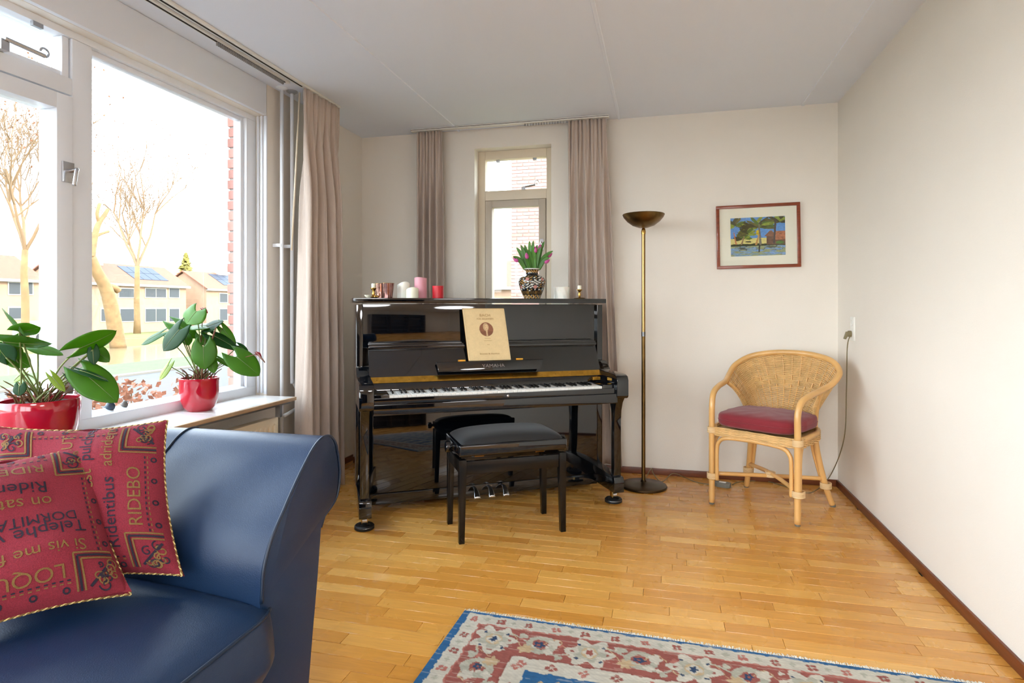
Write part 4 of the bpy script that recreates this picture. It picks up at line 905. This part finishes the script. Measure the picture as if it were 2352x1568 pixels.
# ------------------------------------------------------------------ rug (local: x along the fringe edge, -y towards the camera)
ra = R(-1.6); rug = thing('rug', 'cream, brick red and blue patterned wool rug on the oak floor', 'rug', (-.738, 2.205, 0), ra)
RW, RL = 1.72, 2.5
ax_ = np.linspace(0, RW, 431); by_ = np.concatenate([np.linspace(0, .62, 156), np.linspace(.62, RL, 120)[1:]])
X, Y = np.meshgrid(ax_, by_)
def rug_cols(X, Y):
    a0 = np.minimum(X, RW - X); b0 = np.minimum(Y, RL - Y); n1 = vnoise(X * 45, Y * 45, 21); n2 = vnoise(X * 18, Y * 260, 22); n3 = vnoise(X * 90, Y * 90, 23)
    Xw = X + .010 * (n1 - .5) + .004 * (n3 - .5); Yw = Y + .010 * (vnoise(X * 50, Y * 50, 24) - .5)
    a = np.minimum(Xw, RW - Xw); b = np.minimum(Yw, RL - Yw); d = np.minimum(a, b + .012)
    CR = np.array(S(192, 187, 172)[:3]); CR2 = np.array(S(168, 166, 150)[:3]); RD = np.array(S(146, 80, 70)[:3]); BL = np.array(S(30, 90, 136)[:3]); TN = np.array(S(184, 160, 124)[:3]); NV = np.array(S(34, 60, 92)[:3]); PK = np.array(S(172, 104, 92)[:3])
    c = np.zeros(X.shape + (3,)); c[:] = CR
    band = (d > .092) & (d < .248); c[band] = RD
    c[(d > .086) & (d < .092)] = PK; c[(d > .248) & (d < .254)] = RD * .8
    fld = d > .322; c[fld] = BL
    # running coordinate along the band and distance across it
    side = a < b + .012; s = np.where(side, Yw, Xw)
    def blob(mask, cx, cy, r, col, petals=0, hole=0):
        dx, dy = s - cx, d - cy; rr = np.hypot(dx, dy); th = np.arctan2(dy, dx); R_ = r * (1 + (.22 * np.cos(petals * th) if petals else 0)); m = mask & (rr < R_) & (rr > hole); c[m] = col
    g1 = (d > .028) & (d < .088); g2 = (d > .254) & (d < .322)
    k = 0
    for cx in np.arange(.055, RL, .105):
        for j in range(4): blob(g1, cx + .011 * math.cos(j * PI / 2 + .6), .058 + .011 * math.sin(j * PI / 2 + .6), .0075, RD if k % 3 else PK)
        blob(g1, cx, .058, .0045, CR2); blob(g1, cx + .05, .055, .010, CR2, 4); 
        for j in range(4): blob(g2, cx + .03 + .012 * math.cos(j * PI / 2), .288 + .012 * math.sin(j * PI / 2), .008, RD if k % 2 else PK)
        k += 1
    vine = .17 + .045 * np.sin(s * 2 * PI / .34 + .8)
    c[band & (np.abs(d - vine) < .0045)] = CR2
    c[band & (np.abs(d - .17 + .05 * np.sin(s * 2 * PI / .17)) < .003)] = TN
    for cx in np.arange(.03, RL, .047):
        blob(band, cx, .17 + .052 * math.sin(cx * 61), .010, CR if int(cx * 100) % 2 else PK, 3)
    k = 0
    for cx in np.arange(.165, RL, .17):
        if k % 2 == 0:
            blob(band, cx, .170, .072, CR, 6); blob(band, cx, .170, .046, CR2, 5); blob(band, cx, .170, .030, TN, 0); blob(band, cx, .170, .022, CR, 4, .0); blob(band, cx, .170, .013, NV if k % 4 == 0 else RD, 5)
            for j in range(8): blob(band, cx + .058 * math.cos(j * PI / 4), .17 + .058 * math.sin(j * PI / 4), .0065, NV if j % 2 else RD)
        else:
            blob(band, cx, .165, .056, CR2, 0, .030); blob(band, cx + .045, .145, .022, CR, 5); blob(band, cx - .045, .20, .024, TN, 6); blob(band, cx + .03, .205, .016, CR, 4); blob(band, cx - .005, .165, .016, NV, 5, .006)
            blob(band, cx + .07, .225, .014, CR2, 3); blob(band, cx - .07, .125, .016, CR2, 3)
        k += 1
    gx = (X - RW / 2); gy = (Y - RL / 2)
    for cx in np.arange(.42, RW - .3, .23):
        for cy in np.arange(.42, RL - .3, .23):
            rr = np.hypot(Xw - cx, Yw - cy); th = np.arctan2(Yw - cy, Xw - cx); Rb = .07 * (1 + .14 * np.cos(9 * th))
            c[fld & (rr < Rb)] = TN; c[fld & (rr < Rb * .72)] = CR; c[fld & (rr < .026)] = RD; c[fld & (rr < .014)] = CR
            rr2 = np.hypot(Xw - cx - .115, Yw - cy - .02); c[fld & (rr2 < .06 * (1 + .3 * np.cos(5 * th + cx * 9)))] = CR2
    c[(a < .028) | (b < .014)] = BL
    streak = (.86 + .26 * n2) * (.92 + .16 * n3); c *= streak[..., None]
    wash = n2 > .80; c[wash] = c[wash] * .7 + CR * .3
    return c
cols = rug_cols(X, Y).reshape(-1, 3); nX, nY = len(ax_), len(by_)
v = [(ax_[i], -by_[j], .0095 + .0008 * math.sin(i * 1.3) * math.sin(j * 1.7)) for j in range(nY) for i in range(nX)]
f = [(j * nX + i, (j + 1) * nX + i, (j + 1) * nX + i + 1, j * nX + i + 1) for j in range(nY - 1) for i in range(nX - 1)]
o = MB().add(v, f).build('pile', attr_mat('rug_print', .95, bump=(700, .5)), rug, smooth=True, fix=False); paint(o, cols)
MB().box(0, RW, -RL, 0, .0008, .0088).build('backing', mat('rug_backing', S(30, 84, 126), .95), rug)
q = MB(); rf = random.Random(3)
for e in (0, -RL):
    sg = 1 if e == 0 else -1
    for i in range(820):
        x = (i + rf.random()) / 640 * RW; l = rf.uniform(.010, .024); dx = rf.uniform(-.008, .008); z = rf.uniform(.004, .010)
        q.tube([(x, e - sg * .002, .009), (x + dx * .4, e + sg * l * .5, z + .002), (x + dx, e + sg * l, rf.uniform(.001, .006))], .0013, 3, caps=False)
q.build('fringe', mat('rug_fringe', S(226, 222, 210), .95), rug, kind='stuff')
# ------------------------------------------------------------------ anthurium plants on the sill
def leaf_mesh(B, T, Wd, N, fold=.10, droop=.12, wave=.03):
    ax = T - B; Ln = ax.length; ax.normalize(); N = (N - ax * N.dot(ax)).normalized(); sd = ax.cross(N)
    def f(u, v):
        s = 2 * u - 1; w_ = Wd * math.sin(PI * (.20 + .80 * v)) ** .8; y = v - .46 * (1 - v) ** 2 * abs(s) ** 1.3
        if v < .12: w_ *= .8 + .2 * v / .12
        x = s * w_ * (1 - .18 * (1 - v) ** 3 * abs(s)); z = fold * abs(x) * (1.2 - .6 * v) - droop * Ln * (v ** 2) + wave * Wd * math.sin(v * 9 + s * 2) * abs(s) - .35 * x * x / max(Wd, 1e-4) * .6
        return B + ax * (y * Ln) + sd * x + N * z
    return MB().grid(13, 15, f), [f(.5, k_ / 10) + N * .0006 for k_ in range(10)]
def plant(label, centre, pot_prof, leaves, flowers, nstalk, seed, grp='anthuriums on the window sill'):
    t = thing('potted_anthurium', label, 'plant', centre, 0, grp); c0 = Vector(centre); dpl = c0.dot(FW)
    pot = MB().lathe(pot_prof, 48).build('pot', m_pot, t, smooth='auto')
    zt = max(z for r, z in pot_prof); rt_ = max(r for r, z in pot_prof if z > zt * .8)
    MB().lathe([(rt_ * .93, zt * .90), (rt_ * .5, zt * .93), (.001, zt * .94)], 24, cap0=False, cap1=False).build('soil', m_soil, t, smooth=True)
    rs = random.Random(seed); crown = c0 + Vector((0, 0, zt * .93))
    def P(px, py, dep): return atp(px, py, c0 - FW * dep, FW)
    for (bp, tp, wpx, db, dt, nrm, m) in leaves:
        B = P(*bp, db); T = P(*tp, dt); N = (-FW * nrm[0] + RT * nrm[1] + Vector((0, 0, nrm[2]))); Wd = 1.28 * wpx / FPX * (dpl - db)
        lm, rib = leaf_mesh(B - c0, T - c0, Wd, N); o = lm.build('leaf', m, t, smooth=True, fix=False); o.modifiers.new('t', 'SOLIDIFY').thickness = .0012
        # midrib
        s0 = crown - c0 + Vector((rs.uniform(-1, 1), rs.uniform(-1, 1), 0)) * rt_ * .35; bb = B - c0
        md = (s0 + bb) / 2 + (bb - s0).cross(FW).normalized() * rs.uniform(-.012, .012) + Vector((0, 0, .015))
        MB().tube(spline([s0, md, bb]), .0026 if dpl > 2.6 else .0030, 6).build('petiole', m_stem, o, smooth=True); MB().tube(rib, [.0014 - .0001 * k_ for k_ in range(10)], 5).build('midrib', m_stem, o, smooth=True)
    for (pp_, spd, size, col, db) in flowers:
        B = P(*pp_, db) - c0; E = P(*spd, db + .02) - c0; ax = (E - B).normalized(); 
        o = leaf_mesh(B - ax * size * .1, B + (RT * .8 + Vector((0, 0, -.5))).normalized() * size, size * .42, -FW * .4 + Vector((0, 0, 1)), .5, .2, .15)[0].build('spathe', m_spathe, t, smooth=True, fix=False); o.modifiers.new('t', 'SOLIDIFY').thickness = .001
        MB().tube([B, (B + E) / 2, E], [.0045, .0045, .0025], 8).build('spadix', m_spadix, o, smooth=True)
        s0 = crown - c0; MB().tube(spline([s0, (s0 + B) / 2 + Vector((0, 0, .02)), B]), .002, 6).build('flower_stem', m_dry, o, smooth=True)
    q = MB()
    for k in range(nstalk):
        a = rs.uniform(0, 2 * PI); r_ = rs.uniform(0, rt_ * .6); b = Vector((r_ * math.cos(a), r_ * math.sin(a), zt * .9)); l = rs.uniform(.03, .10); e = b + Vector((math.cos(a) * l * .6, math.sin(a) * l * .6, l * rs.uniform(.4, 1)))
        q.tube(spline([b, (b + e) / 2 + Vector((rs.uniform(-.012, .012), rs.uniform(-.012, .012), .01)), e], 4), [.0028] * 4 + [.0022] * 4 + [.001], 5)
    q.build('dry_stalks', m_dry, t, smooth=True, kind='stuff')
    return t
C4 = lambda x, y: (300 + x * .185, 670 + y * .185)
C3 = lambda x, y: (x * .2168, 660 + y * .2168)
m_leafd = leafy(mat('anthurium_leaf_dark', S(30, 72, 30), .46, var=(14, .2), bump=(25, .12), spec=.25, obj_rand=.2), S(70, 130, 24))
m_leafy = leafy(mat('anthurium_leaf_yellowing', S(118, 138, 30), .4, var=(10, .25), obj_rand=.1, spec=.3), S(170, 190, 30))
fr = (.75, 0, .65); upn = (.35, 0, 1); bk_ = (.8, .3, -.3)
LR = [(C4(815, 240), C4(680, 392), 30, .02, .05, (.7, -.1, .7), m_leaf), (C4(945, 420), C4(750, 398), 22, -.03, -.06, (.3, 0, 1), m_leaf), (C4(960, 430), C4(1142, 345), 20, -.02, -.03, (.5, 0, .9), m_leafd),
      (C4(605, 470), C4(375, 722), 25, .05, .08, (.85, -.2, .5), m_leafd), (C4(375, 512), C4(108, 632), 15, .0, .0, (.6, -.2, .8), m_leafd), (C4(905, 680), C4(905, 962), 24, .07, .09, (.9, .1, .4), m_leaf),
      (C4(1315, 805), C4(1598, 1018), 24, .03, .05, (.75, .2, .65), m_leaf), (C4(470, 912), C4(335, 1085), 14, .04, .06, (.7, -.4, .6), m_leafy), (C4(1030, 545), C4(1350, 698), 16, .0, -.02, (.55, .2, .9), m_leafd),
      (C4(1140, 450), C4(1310, 655), 9, -.05, -.06, (.9, .4, .2), m_leaf), (C4(560, 400), C4(830, 550), 18, -.03, -.03, (.6, .1, .8), m_leaf), (C4(1000, 860), C4(1036, 1005), 10, .05, .07, (.8, .3, .5), m_leaf),
      (C4(1345, 668), C4(1468, 742), 8, -.06, -.07, (.6, .2, .8), m_leafd), (C4(1085, 822), C4(1255, 925), 6, .02, .03, (.5, .3, .8), m_leaf), (C4(870, 540), C4(905, 660), 12, -.02, .0, (.8, 0, .5), m_leaf), (C4(690, 560), C4(720, 660), 10, .0, .02, (.9, 0, .4), m_leaf)]
FR = [(C4(1010, 600), C4(1060, 440), .030, 0, .02), (C4(1575, 770), C4(1668, 876), .028, 0, .02), (C4(900, 215), C4(930, 200), .03, 0, -.02)]
pot_r = [(.060, 0), (.064, .004), (.078, .022), (.090, .060), (.095, .110), (.095, .162), (.098, .168), (.097, .180), (.090, .180), (.088, .160), (.084, .120)]
plant('red-potted anthurium right of the window mullion, in front of the wide pane', (-2.30, 2.60, ZS), [(r * .97, z * .93) for r, z in pot_r], LR, FR, 46, 8)
LL = [(C3(205, 468), C3(430, 440), 24, .05, .03, (.5, 0, -.8), m_leaf), (C3(205, 468), C3(-20, 240), 20, .05, .05, (.5, 0, -.8), m_leaf), (C3(30, 572), C3(535, 640), 26, .06, .02, (.5, 0, -.8), m_leaf), (C3(65, 740), C3(-60, 600), 30, .06, .08, (.6, 0, -.6), m_leafd),
      (C3(70, 735), C3(228, 650), 18, .05, .05, (.6, 0, -.6), m_leaf), (C3(125, 725), C3(315, 830), 17, .02, .02, (.7, .1, .6), m_leaf), (C3(400, 638), C3(672, 692), 16, -.04, -.06, (.4, 0, .9), m_leaf), (C3(250, 900), C3(120, 992), 12, -.03, -.03, (.7, -.2, .6), m_leafy),
      (C3(207, 1042), C3(188, 1150), 13, .08, .09, (.9, 0, .4), m_leafd), (C3(848, 640), C3(1246, 488), 27, .06, .02, (.55, 0, -.8), m_leaf), (C3(900, 915), C3(1236, 1190), 30, .06, .08, (.7, .3, .6), m_leaf), (C3(925, 845), C3(670, 955), 17, .0, -.02, (.6, 0, .7), m_leaf),
      (C3(985, 660), C3(990, 820), 11, .04, .05, (.9, .2, .2), m_leafd), (C3(1000, 655), C3(1154, 782), 14, .0, .0, (.8, .2, .5), m_leaf), (C3(745, 962), C3(905, 1130), 6, .05, .07, (.7, .3, .5), m_leafd), (C3(555, 945), C3(680, 1098), 8, .09, .10, (.9, .3, .3), m_leafy), (C3(850, 880), C3(1150, 965), 8, .07, .07, (.4, 0, 1), m_leafd)]
pot_l = [(.085, 0), (.09, .004), (.105, .03), (.120, .09), (.1265, .15), (.1265, .186), (.124, .190), (.118, .186), (.116, .15)]
plant('red-potted anthurium left of the window mullion, behind the sofa', (-2.235, 1.735, ZS), pot_l, LL, [], 60, 12)
# ------------------------------------------------------------------ little stone birds on the window ledge
def bird(label, px, py, sc, m):
    p = atz(px, py, .702); t = thing('bird_figurine', label, 'figurine', (max(-2.425, p.x), p.y, .712), R(20), 'stone birds on the window frame')
    def f(u, v):
        a = 2 * PI * u; z = v; r = .5 * math.sin(PI * min(1, .12 + .88 * v)) ** .6 * (1.0 - .25 * v); return Vector((r * math.cos(a) * 1.0 + .25 * (v > .75) * (v - .75), r * math.sin(a) * .8, z * .95)) * sc
    MB().grid(20, 14, f, closeu=True).build('body', m, t, smooth=True)
    MB().lathe([(.15 * sc, 0), (.10 * sc, .12 * sc), (.001, .26 * sc)], 10).xf(lambda q: Vector((q.z + .30 * sc, q.x * .6, q.y * .6 + .80 * sc))).build('beak', m, t, smooth=True)
    MB().lathe([(.16 * sc, 0), (.09 * sc, .25 * sc), (.02 * sc, .45 * sc)], 10).xf(lambda q: Vector((-q.z - .32 * sc, q.x, q.y * .5 + .3 * sc))).build('tail', m, t, smooth=True)
bird('dark blue stone bird figurine on the window ledge', 248, 946, .046, mat('blue_stone', S(40, 56, 72), .35, var=(30, .2)))
bird('small grey stone bird figurine right of the blue one', 285, 940, .034, mat('grey_stone', S(96, 90, 84), .5, var=(30, .2)))
# ------------------------------------------------------------------ bookcase behind the camera, mirrored in the piano
m_walnut = mat('dark_walnut', S(58, 40, 30), .5, var=(6, .2, (1, 1, 6)))
bc_ = thing('bookcase', 'dark wooden bookcase standing behind the viewer', 'bookcase', (1.95, YR + .002, 0))
for x in (-1.0, -.34, .32, .98): MB().box(x, x + .022, 0, .32, 0, 2.05).build('upright', m_walnut, bc_, bevel=.002)
for z in (.06, .42, .78, 1.14, 1.5, 1.85, 2.03): MB().box(-.98, .98, .005, .315, z, z + .02).build('shelf', m_walnut, bc_, bevel=.002)
MB().box(-1.0, 1.0, 0, .006, 0, 2.05).build('back_panel', m_walnut, bc_)
# ------------------------------------------------------------------ unseen fill lamps added behind the camera to brighten the room
m_fill_glow = bpy.data.materials.new('fill_lamp_glow'); m_fill_glow.use_nodes = True; b_ = m_fill_glow.node_tree.nodes['Principled BSDF']
b_.inputs['Emission Color'].default_value = (.96, .98, 1, 1); b_.inputs['Emission Strength'].default_value = 7.5
for x, y, wh in ((.1, -1.5, 'behind the viewer'), (2.6, -1.2, 'by the bookcase')):
    t = thing('added_fill_lamp', 'added round opal fill lamp on the ceiling ' + wh, 'lamp', (x, y, H), 0, 'added fill lamps')
    MB().lathe([(.60, 0), (.60, -.03), (.57, -.03)], 48).build('base_ring', m_white, t, smooth='auto')
    MB().lathe([(.565, -.031), (.56, -.05), (.50, -.07), (.30, -.085), (.001, -.09)], 48, cap0=True).build('diffuser', m_fill_glow, t, smooth=True)
# ------------------------------------------------------------------ outdoors
m_street = mat('street_paving', S(64, 63, 62), .9, var=(6, .1), bump=(8, .3)); m_grass = mat('lawn_grass', S(88, 88, 36), .95, var=(3, .2), bump=(40, .6)); m_water = mat('canal_water', S(120, 104, 80), .12, bump=(3, .1))
m_kerb = mat('kerb_concrete', S(110, 106, 100), .9)
struct(MB().box(-11.4, XO, -40, 90, -.5, -.35).build('street', m_street))
struct(MB().box(-11.6, -11.4, -40, 90, -.5, -.31).build('kerb', m_kerb))
struct(MB().prism([(-11.6, -.6), (-11.6, -.33), (-14.6, -.40), (-15.6, -.55), (-19, -1.7), (-19, -2.2)], 'y', -40, 90).build('verge', mat('verge_grass', S(60, 88, 34), .95, var=(3, .2), bump=(40, .6))))
struct(MB().box(-40, -18, -60, 120, -1.9, -1.62).build('canal', m_water))
struct(MB().prism([(-36, -2.2), (-36, -1.7), (-38.5, -1.25), (-50, -1.35), (-110, -1.4), (-110, -2.2)], 'y', -60, 140).build('far_bank', m_grass))
struct(MB().box(XO, 60, YB + .6, 120, -.6, -.3).build('garden_ground', m_grass)); struct(MB().box(XO, 60, -60, YR - .6, -.6, -.3).build('garden_terrace', m_street))
m_hwall = mat('buff_brick_wall', S(150, 122, 100), .9, var=(2, .08)); m_roof = mat('orange_roof_tile', S(112, 70, 50), .85, var=(4, .12), bump=(6, .5, (1, 4, 1))); m_hwin = mat('house_window_glass', S(64, 68, 72), .5, spec=.2); m_hfr = mat('house_white_trim', S(150, 146, 140), .6); m_solar = mat('solar_panel', S(40, 48, 62), .5, spec=.2); m_chim = mat('chimney_brick', S(164, 140, 122), .9)
def house(label, loc, rz, Ly, D, ze, zr, wins, chim=None, solar=None, wm=m_hwall, grp='terraced houses across the canal'):
    """local: facade on x=0 facing +x, length Ly along +y, depth D to -x; ground z=0"""
    h = thing('house', label, 'house', loc, rz, grp)
    MB().prism([(0, 0), (0, ze), (-D / 2, zr - .15), (-D, ze), (-D, 0)], 'y', 0, Ly).build('wall', wm, h)
    for s, nm in ((1, 'front'), (-1, 'rear')):
        xe = .35 if s == 1 else -D - .35; sl = (zr - ze) / (D / 2); a = (xe, ze - .35 * sl + .12); b = (-D / 2, zr + .12)
        MB().prism([a, b, (b[0], b[1] - .14), (a[0], a[1] - .14)], 'y', -.25, Ly + .25).build('roof_slope', m_roof, h)
    MB().box(.22, .40, -.25, Ly + .25, ze - .30, ze - .08).build('gutter', m_hfr, h)
    for (y0, y1, z0, z1) in wins:
        w_ = MB().box(-.05, .05, y0, y1, z0, z1).build('window', m_hfr, h); t_ = .10
        n = max(1, round((y1 - y0) / 1.3)); st = (y1 - y0 - t_) / n
        for k in range(n): MB().box(.04, .07, y0 + t_ + k * st, y0 + (k + 1) * st, z0 + t_, z1 - t_).build('pane', m_hwin, w_)
    if chim is not None: MB().box(-D / 2 - .5, -D / 2 + .5, chim, chim + 1.6, zr - .6, zr + 1.1).build('chimney', m_chim, h)
    if solar:
        sl = (zr - ze) / (D / 2)
        for k in range(int(solar[1])):
            for r_ in range(2):
                x0, x1 = -.5 - r_ * (D / 2 - .7) * .47, -.5 - (r_ + 1) * (D / 2 - .7) * .47 + .06; y0 = solar[0] + k * 1.05
                MB().add([(x0, y0, ze - x0 * sl + .17), (x0, y0 + 1.0, ze - x0 * sl + .17), (x1, y0 + 1.0, ze - x1 * sl + .17), (x1, y0, ze - x1 * sl + .17), (x0, y0, ze - x0 * sl + .12), (x0, y0 + 1.0, ze - x0 * sl + .12), (x1, y0 + 1.0, ze - x1 * sl + .12), (x1, y0, ze - x1 * sl + .12)],
                         [(0, 1, 2, 3), (4, 7, 6, 5), (0, 4, 5, 1), (1, 5, 6, 2), (2, 6, 7, 3), (3, 7, 4, 0)]).build('solar_panel', m_solar, h)
    return h
ZG = -1.4; XH = -50
def wn(pxs, ya, yb, y0):      # facade windows from photo columns
    out = []
    for (p0, p1) in pxs:
        a = atx(p0, ya, XH); b = atx(p1, yb, XH); out.append((a.y - y0, b.y - y0, min(a.z, b.z) - ZG, max(a.z, b.z) - ZG))
    return out
up_ = [(231, 240), (271, 308), (332, 382), (387, 412)]
house('long pale brick house with solar panels behind the leaning tree', (XH, 42, ZG), 0, 12.6, 6.2, 4.85, 6.75, wn(up_, 660, 685, 42) + wn([(230, 246), (274, 308), (332, 382), (387, 412)], 707, 739, 42), 3.4, (6.6, 4))
house('pale brick house with orange roof at the far left of the window', (XH, 24, ZG), 0, 14.9, 6.2, 4.85, 6.75, wn([(-40, -8), (17, 48), (60, 76)], 646, 678, 24) + wn([(-40, -8), (17, 50)], 704, 734, 24), None, None)
house('pale house with solar panels farthest right behind the window', (XH, 57.6, ZG), 0, 16, 6.2, 4.7, 6.6, [(2, 3.4, 3.0, 4.2), (5, 7, 3, 4.2), (2, 3.4, .9, 2.4), (5, 7, .8, 2.4), (9, 11, 3, 4.2)], 5, (3.4, 6))
house('distant cream house seen through the small back window', (-16, 42, -.3), R(-90), 14, 8, 3.0, 5.0, [(2, 4, .9, 2.2), (6, 8, .9, 2.2)], None, None, grp=None)
# trees
m_bark = mat('sunlit_bark', S(118, 94, 62), .9, var=(3, .2), bump=(6, .5)); m_twig = mat('bare_twig', S(120, 98, 74), .9)
def branchy(base, d0, L0, r0, lev, rs, q, tips):
    pts = [Vector(base)]; d = Vector(d0).normalized()
    for k in range(5):
        d = (d + Vector((rs.uniform(-.16, .16), rs.uniform(-.16, .16), rs.uniform(-.02, .14)))).normalized(); pts.append(pts[-1] + d * L0 / 5)
    q.tube(pts, [r0 * (1 - .11 * k) for k in range(6)], 6 if lev > 1 else 4, caps=False)
    if lev == 0: tips.append(pts[-1]); return
    for k in range(rs.choice([4, 5, 5])):
        i = rs.choice([2, 3, 4, 5, 5]); e = d.orthogonal().normalized(); e.rotate(__import__('mathutils').Quaternion(d, rs.uniform(0, 6.28)))
        branchy(pts[i], d * .9 + e * rs.uniform(.5, 1.0) + Vector((0, 0, .25)), L0 * rs.uniform(.55, .75), r0 * .52, lev - 1, rs, q, tips)
def tree(label, px, py, xw, hgt, r0, seed, lev=4, lean=(0, 0, 1), leaves=True):
    p = atx(px, py, xw); rs = random.Random(seed); t = thing('bare_tree', label, 'tree', p, 0, 'bare winter trees outside'); q = MB(); tips = []
    tr_ = [Vector(lean).normalized() * hgt * .34 * k / 4 + Vector((rs.uniform(-.05, .05), rs.uniform(-.05, .05), 0)) * hgt * .05 * (k > 0) for k in range(5)]
    MB().tube(tr_, [r0 * 1.25, r0, r0 * .95, r0 * .88, r0 * .8], 12).build('trunk', m_bark, t, smooth=True)
    for k in range(4): branchy(tr_[-1] - Vector((0, 0, .1)), Vector((rs.uniform(-.5, .5), rs.uniform(-.5, .5), 1)), hgt * .30, r0 * .5, lev - 1, rs, q, tips)
    q.build('branches', m_twig, t, smooth=True, kind='stuff')
    if leaves:
        g = MB()
        for p_ in tips[::6]:
            for _ in range(1):
                c_ = p_ + Vector((rs.uniform(-.3, .3), rs.uniform(-.3, .3), rs.uniform(-.3, .3))); a = Vector((rs.uniform(-1, 1), rs.uniform(-1, 1), rs.uniform(-1, 1))).normalized() * .07; b = a.orthogonal().normalized() * .05
                g.add([c_ - a, c_ + b, c_ + a, c_ - b], [(0, 1, 2, 3)])
        g.build('dry_leaves', MATS['dry_stalk'], t, kind='stuff')
    return t
tree('bare young tree with sparse leaves in front of the far left house', 56, 790, -30, 13.5, .17, 5, 5)
tree('bare slender tree in front of the solar panel house', 315, 766, -41, 16, .22, 9, 5)
# leaning pollarded trunk
p = atx(272, 792, -36); t = thing('bare_tree', 'thick leaning sunlit tree trunk just right of the window mullion', 'tree', p, 0, 'bare winter trees outside')
def tp_(px, py): return atx(px, py, -36) - p
MB().tube(spline([tp_(272, 800), tp_(262, 740), tp_(252, 690), tp_(240, 655), tp_(222, 622), tp_(208, 590)], 4), [.50 - .010 * k for k in range(21)], 12).build('trunk', m_bark, t, smooth=True)
MB().tube(spline([tp_(208, 590), tp_(212, 570), tp_(216, 550), tp_(222, 525), tp_(229, 509), tp_(240, 494), tp_(248, 480)], 4), [.26 - .006 * k for k in range(25)], 8).build('limb', m_bark, t, smooth=True)
MB().tube(spline([tp_(217, 547), tp_(230, 538), tp_(250, 531)], 4), .09, 6).build('limb', m_bark, t, smooth=True); MB().tube(spline([tp_(227, 512), tp_(223, 490), tp_(229, 467)], 4), .11, 6).build('limb', m_bark, t, smooth=True)
MB().tube(spline([tp_(240, 655), tp_(262, 660), tp_(272, 668)], 4), .22, 8).build('limb_stub', m_bark, t, smooth=True)
# conifer behind the houses
p = atx(427, 700, -62); t = thing('conifer', 'yellow green conifer between the two right hand houses', 'tree', (p.x, p.y, ZG)); q = MB(); rs = random.Random(2)
for k in range(420):
    z = rs.uniform(.15, 1) ; a = rs.uniform(0, 6.28); r_ = (1 - z) * 4.6 + .1; b = Vector((0, 0, z * 9.7)); e = b + Vector((math.cos(a) * r_, math.sin(a) * r_, rs.uniform(-.5, .3))); sd_ = Vector((-math.sin(a), math.cos(a), 0)) * .30
    q.add([b, b.lerp(e, .5) + sd_, e, b.lerp(e, .5) - sd_, b.lerp(e, .5) + Vector((0, 0, .25))], [(0, 1, 4), (1, 2, 4), (2, 3, 4), (3, 0, 4)])
q.build('needles', mat('conifer_needles', S(120, 112, 50), .95, var=(2, .3)), t, kind='stuff'); MB().tube([(0, 0, 0), (0, 0, 8)], .2, 8).build('trunk', m_bark, t)
# parked white car far across the canal
p = atx(112, 755, -44); t = thing('car', 'small white parked car across the canal', 'car', (p.x, p.y, -1.32), R(90)); m_carp = mat('white_car_paint', S(216, 214, 210), .3)
MB().prism([(-2, .25), (-2, .85), (-1.4, .95), (-.9, 1.45), (.7, 1.45), (1.3, .95), (2, .8), (2, .25)], 'y', -.8, .8).build('body', m_carp, t, bevel=.06)
MB().prism([(-1.25, .97), (-.85, 1.38), (.65, 1.38), (1.12, .97)], 'y', -.82, .82).build('side_window', m_hwin, t)
for x in (-1.25, 1.25):
    for y in (-.75, .75): MB().tube([(x, y - .1, .31), (x, y + .1, .31)], .31, 16).build('wheel', m_rubber, t, smooth='auto')
# dry leafy hedge below the window
hd = thing('dry_hedge', 'low hedge with dry brown leaves just outside the window', 'hedge', (-2.95, 2.3, -.35)); q = MB(); g = MB(); rs = random.Random(6)
for k in range(60):
    y = rs.uniform(-1.2, .75); x = rs.uniform(-.18, .18); e = Vector((x + rs.uniform(-.1, .1), y + rs.uniform(-.1, .1), rs.uniform(.8, 1.06))); q.tube(spline([(x, y, 0), (x + .02, y, .5), e], 4), .004, 4)
for k in range(1500):
    c_ = Vector((rs.uniform(-.25, .25), rs.uniform(-1.3, .72), rs.uniform(.80, 1.10))); a = Vector((rs.uniform(-1, 1), rs.uniform(-1, 1), rs.uniform(-1, 1))).normalized() * .022; b = a.orthogonal().normalized() * .013
    g.add([c_ - a, c_ + b + a * .2, c_ + a, c_ - b + a * .2, c_ + a.cross(b) * 8], [(0, 1, 4), (1, 2, 4), (2, 3, 4), (3, 0, 4)])
q.build('twigs', m_twig, hd, kind='stuff'); g.build('leaves', mat('dry_brown_leaf', S(150, 100, 76), .9, obj_rand=.1, var=(30, .3)), hd, kind='stuff')
# neighbour's brick house outside the small window: bricks in running bond where the window shows them
nb = thing('brick_house', 'red brick neighbouring house wall outside the small window', 'house', (0, 10.4, -.3))
MB().box(-2.605, 2.5, .012, 6, 0, 7.0).build('wall', m_mortar, nb)
bk2 = MB().box(0, .21, 0, .06, 0, .052).build('brick', m_brick, nb, bevel=.003, seg=1); b2 = bk2.data; bpy.data.objects.remove(bk2)
for r_ in range(56):
    for k in range(5):
        x = -2.61 + k * .22 - (.11 if r_ % 2 else 0); sc_ = 1
        if x < -2.61: sc_ = .5; x = -2.61
        o = bpy.data.objects.new('brick', b2); COL.objects.link(o); o.parent = nb; o.location = (x, 0, 1.35 + r_ * .0625); o.scale = (sc_, 1, 1)
MB().prism([(-2.9, 7.0), (2.8, 7.0), (0, 9.4)], 'y', -.2, 6.2).build('roof', m_roof, nb)
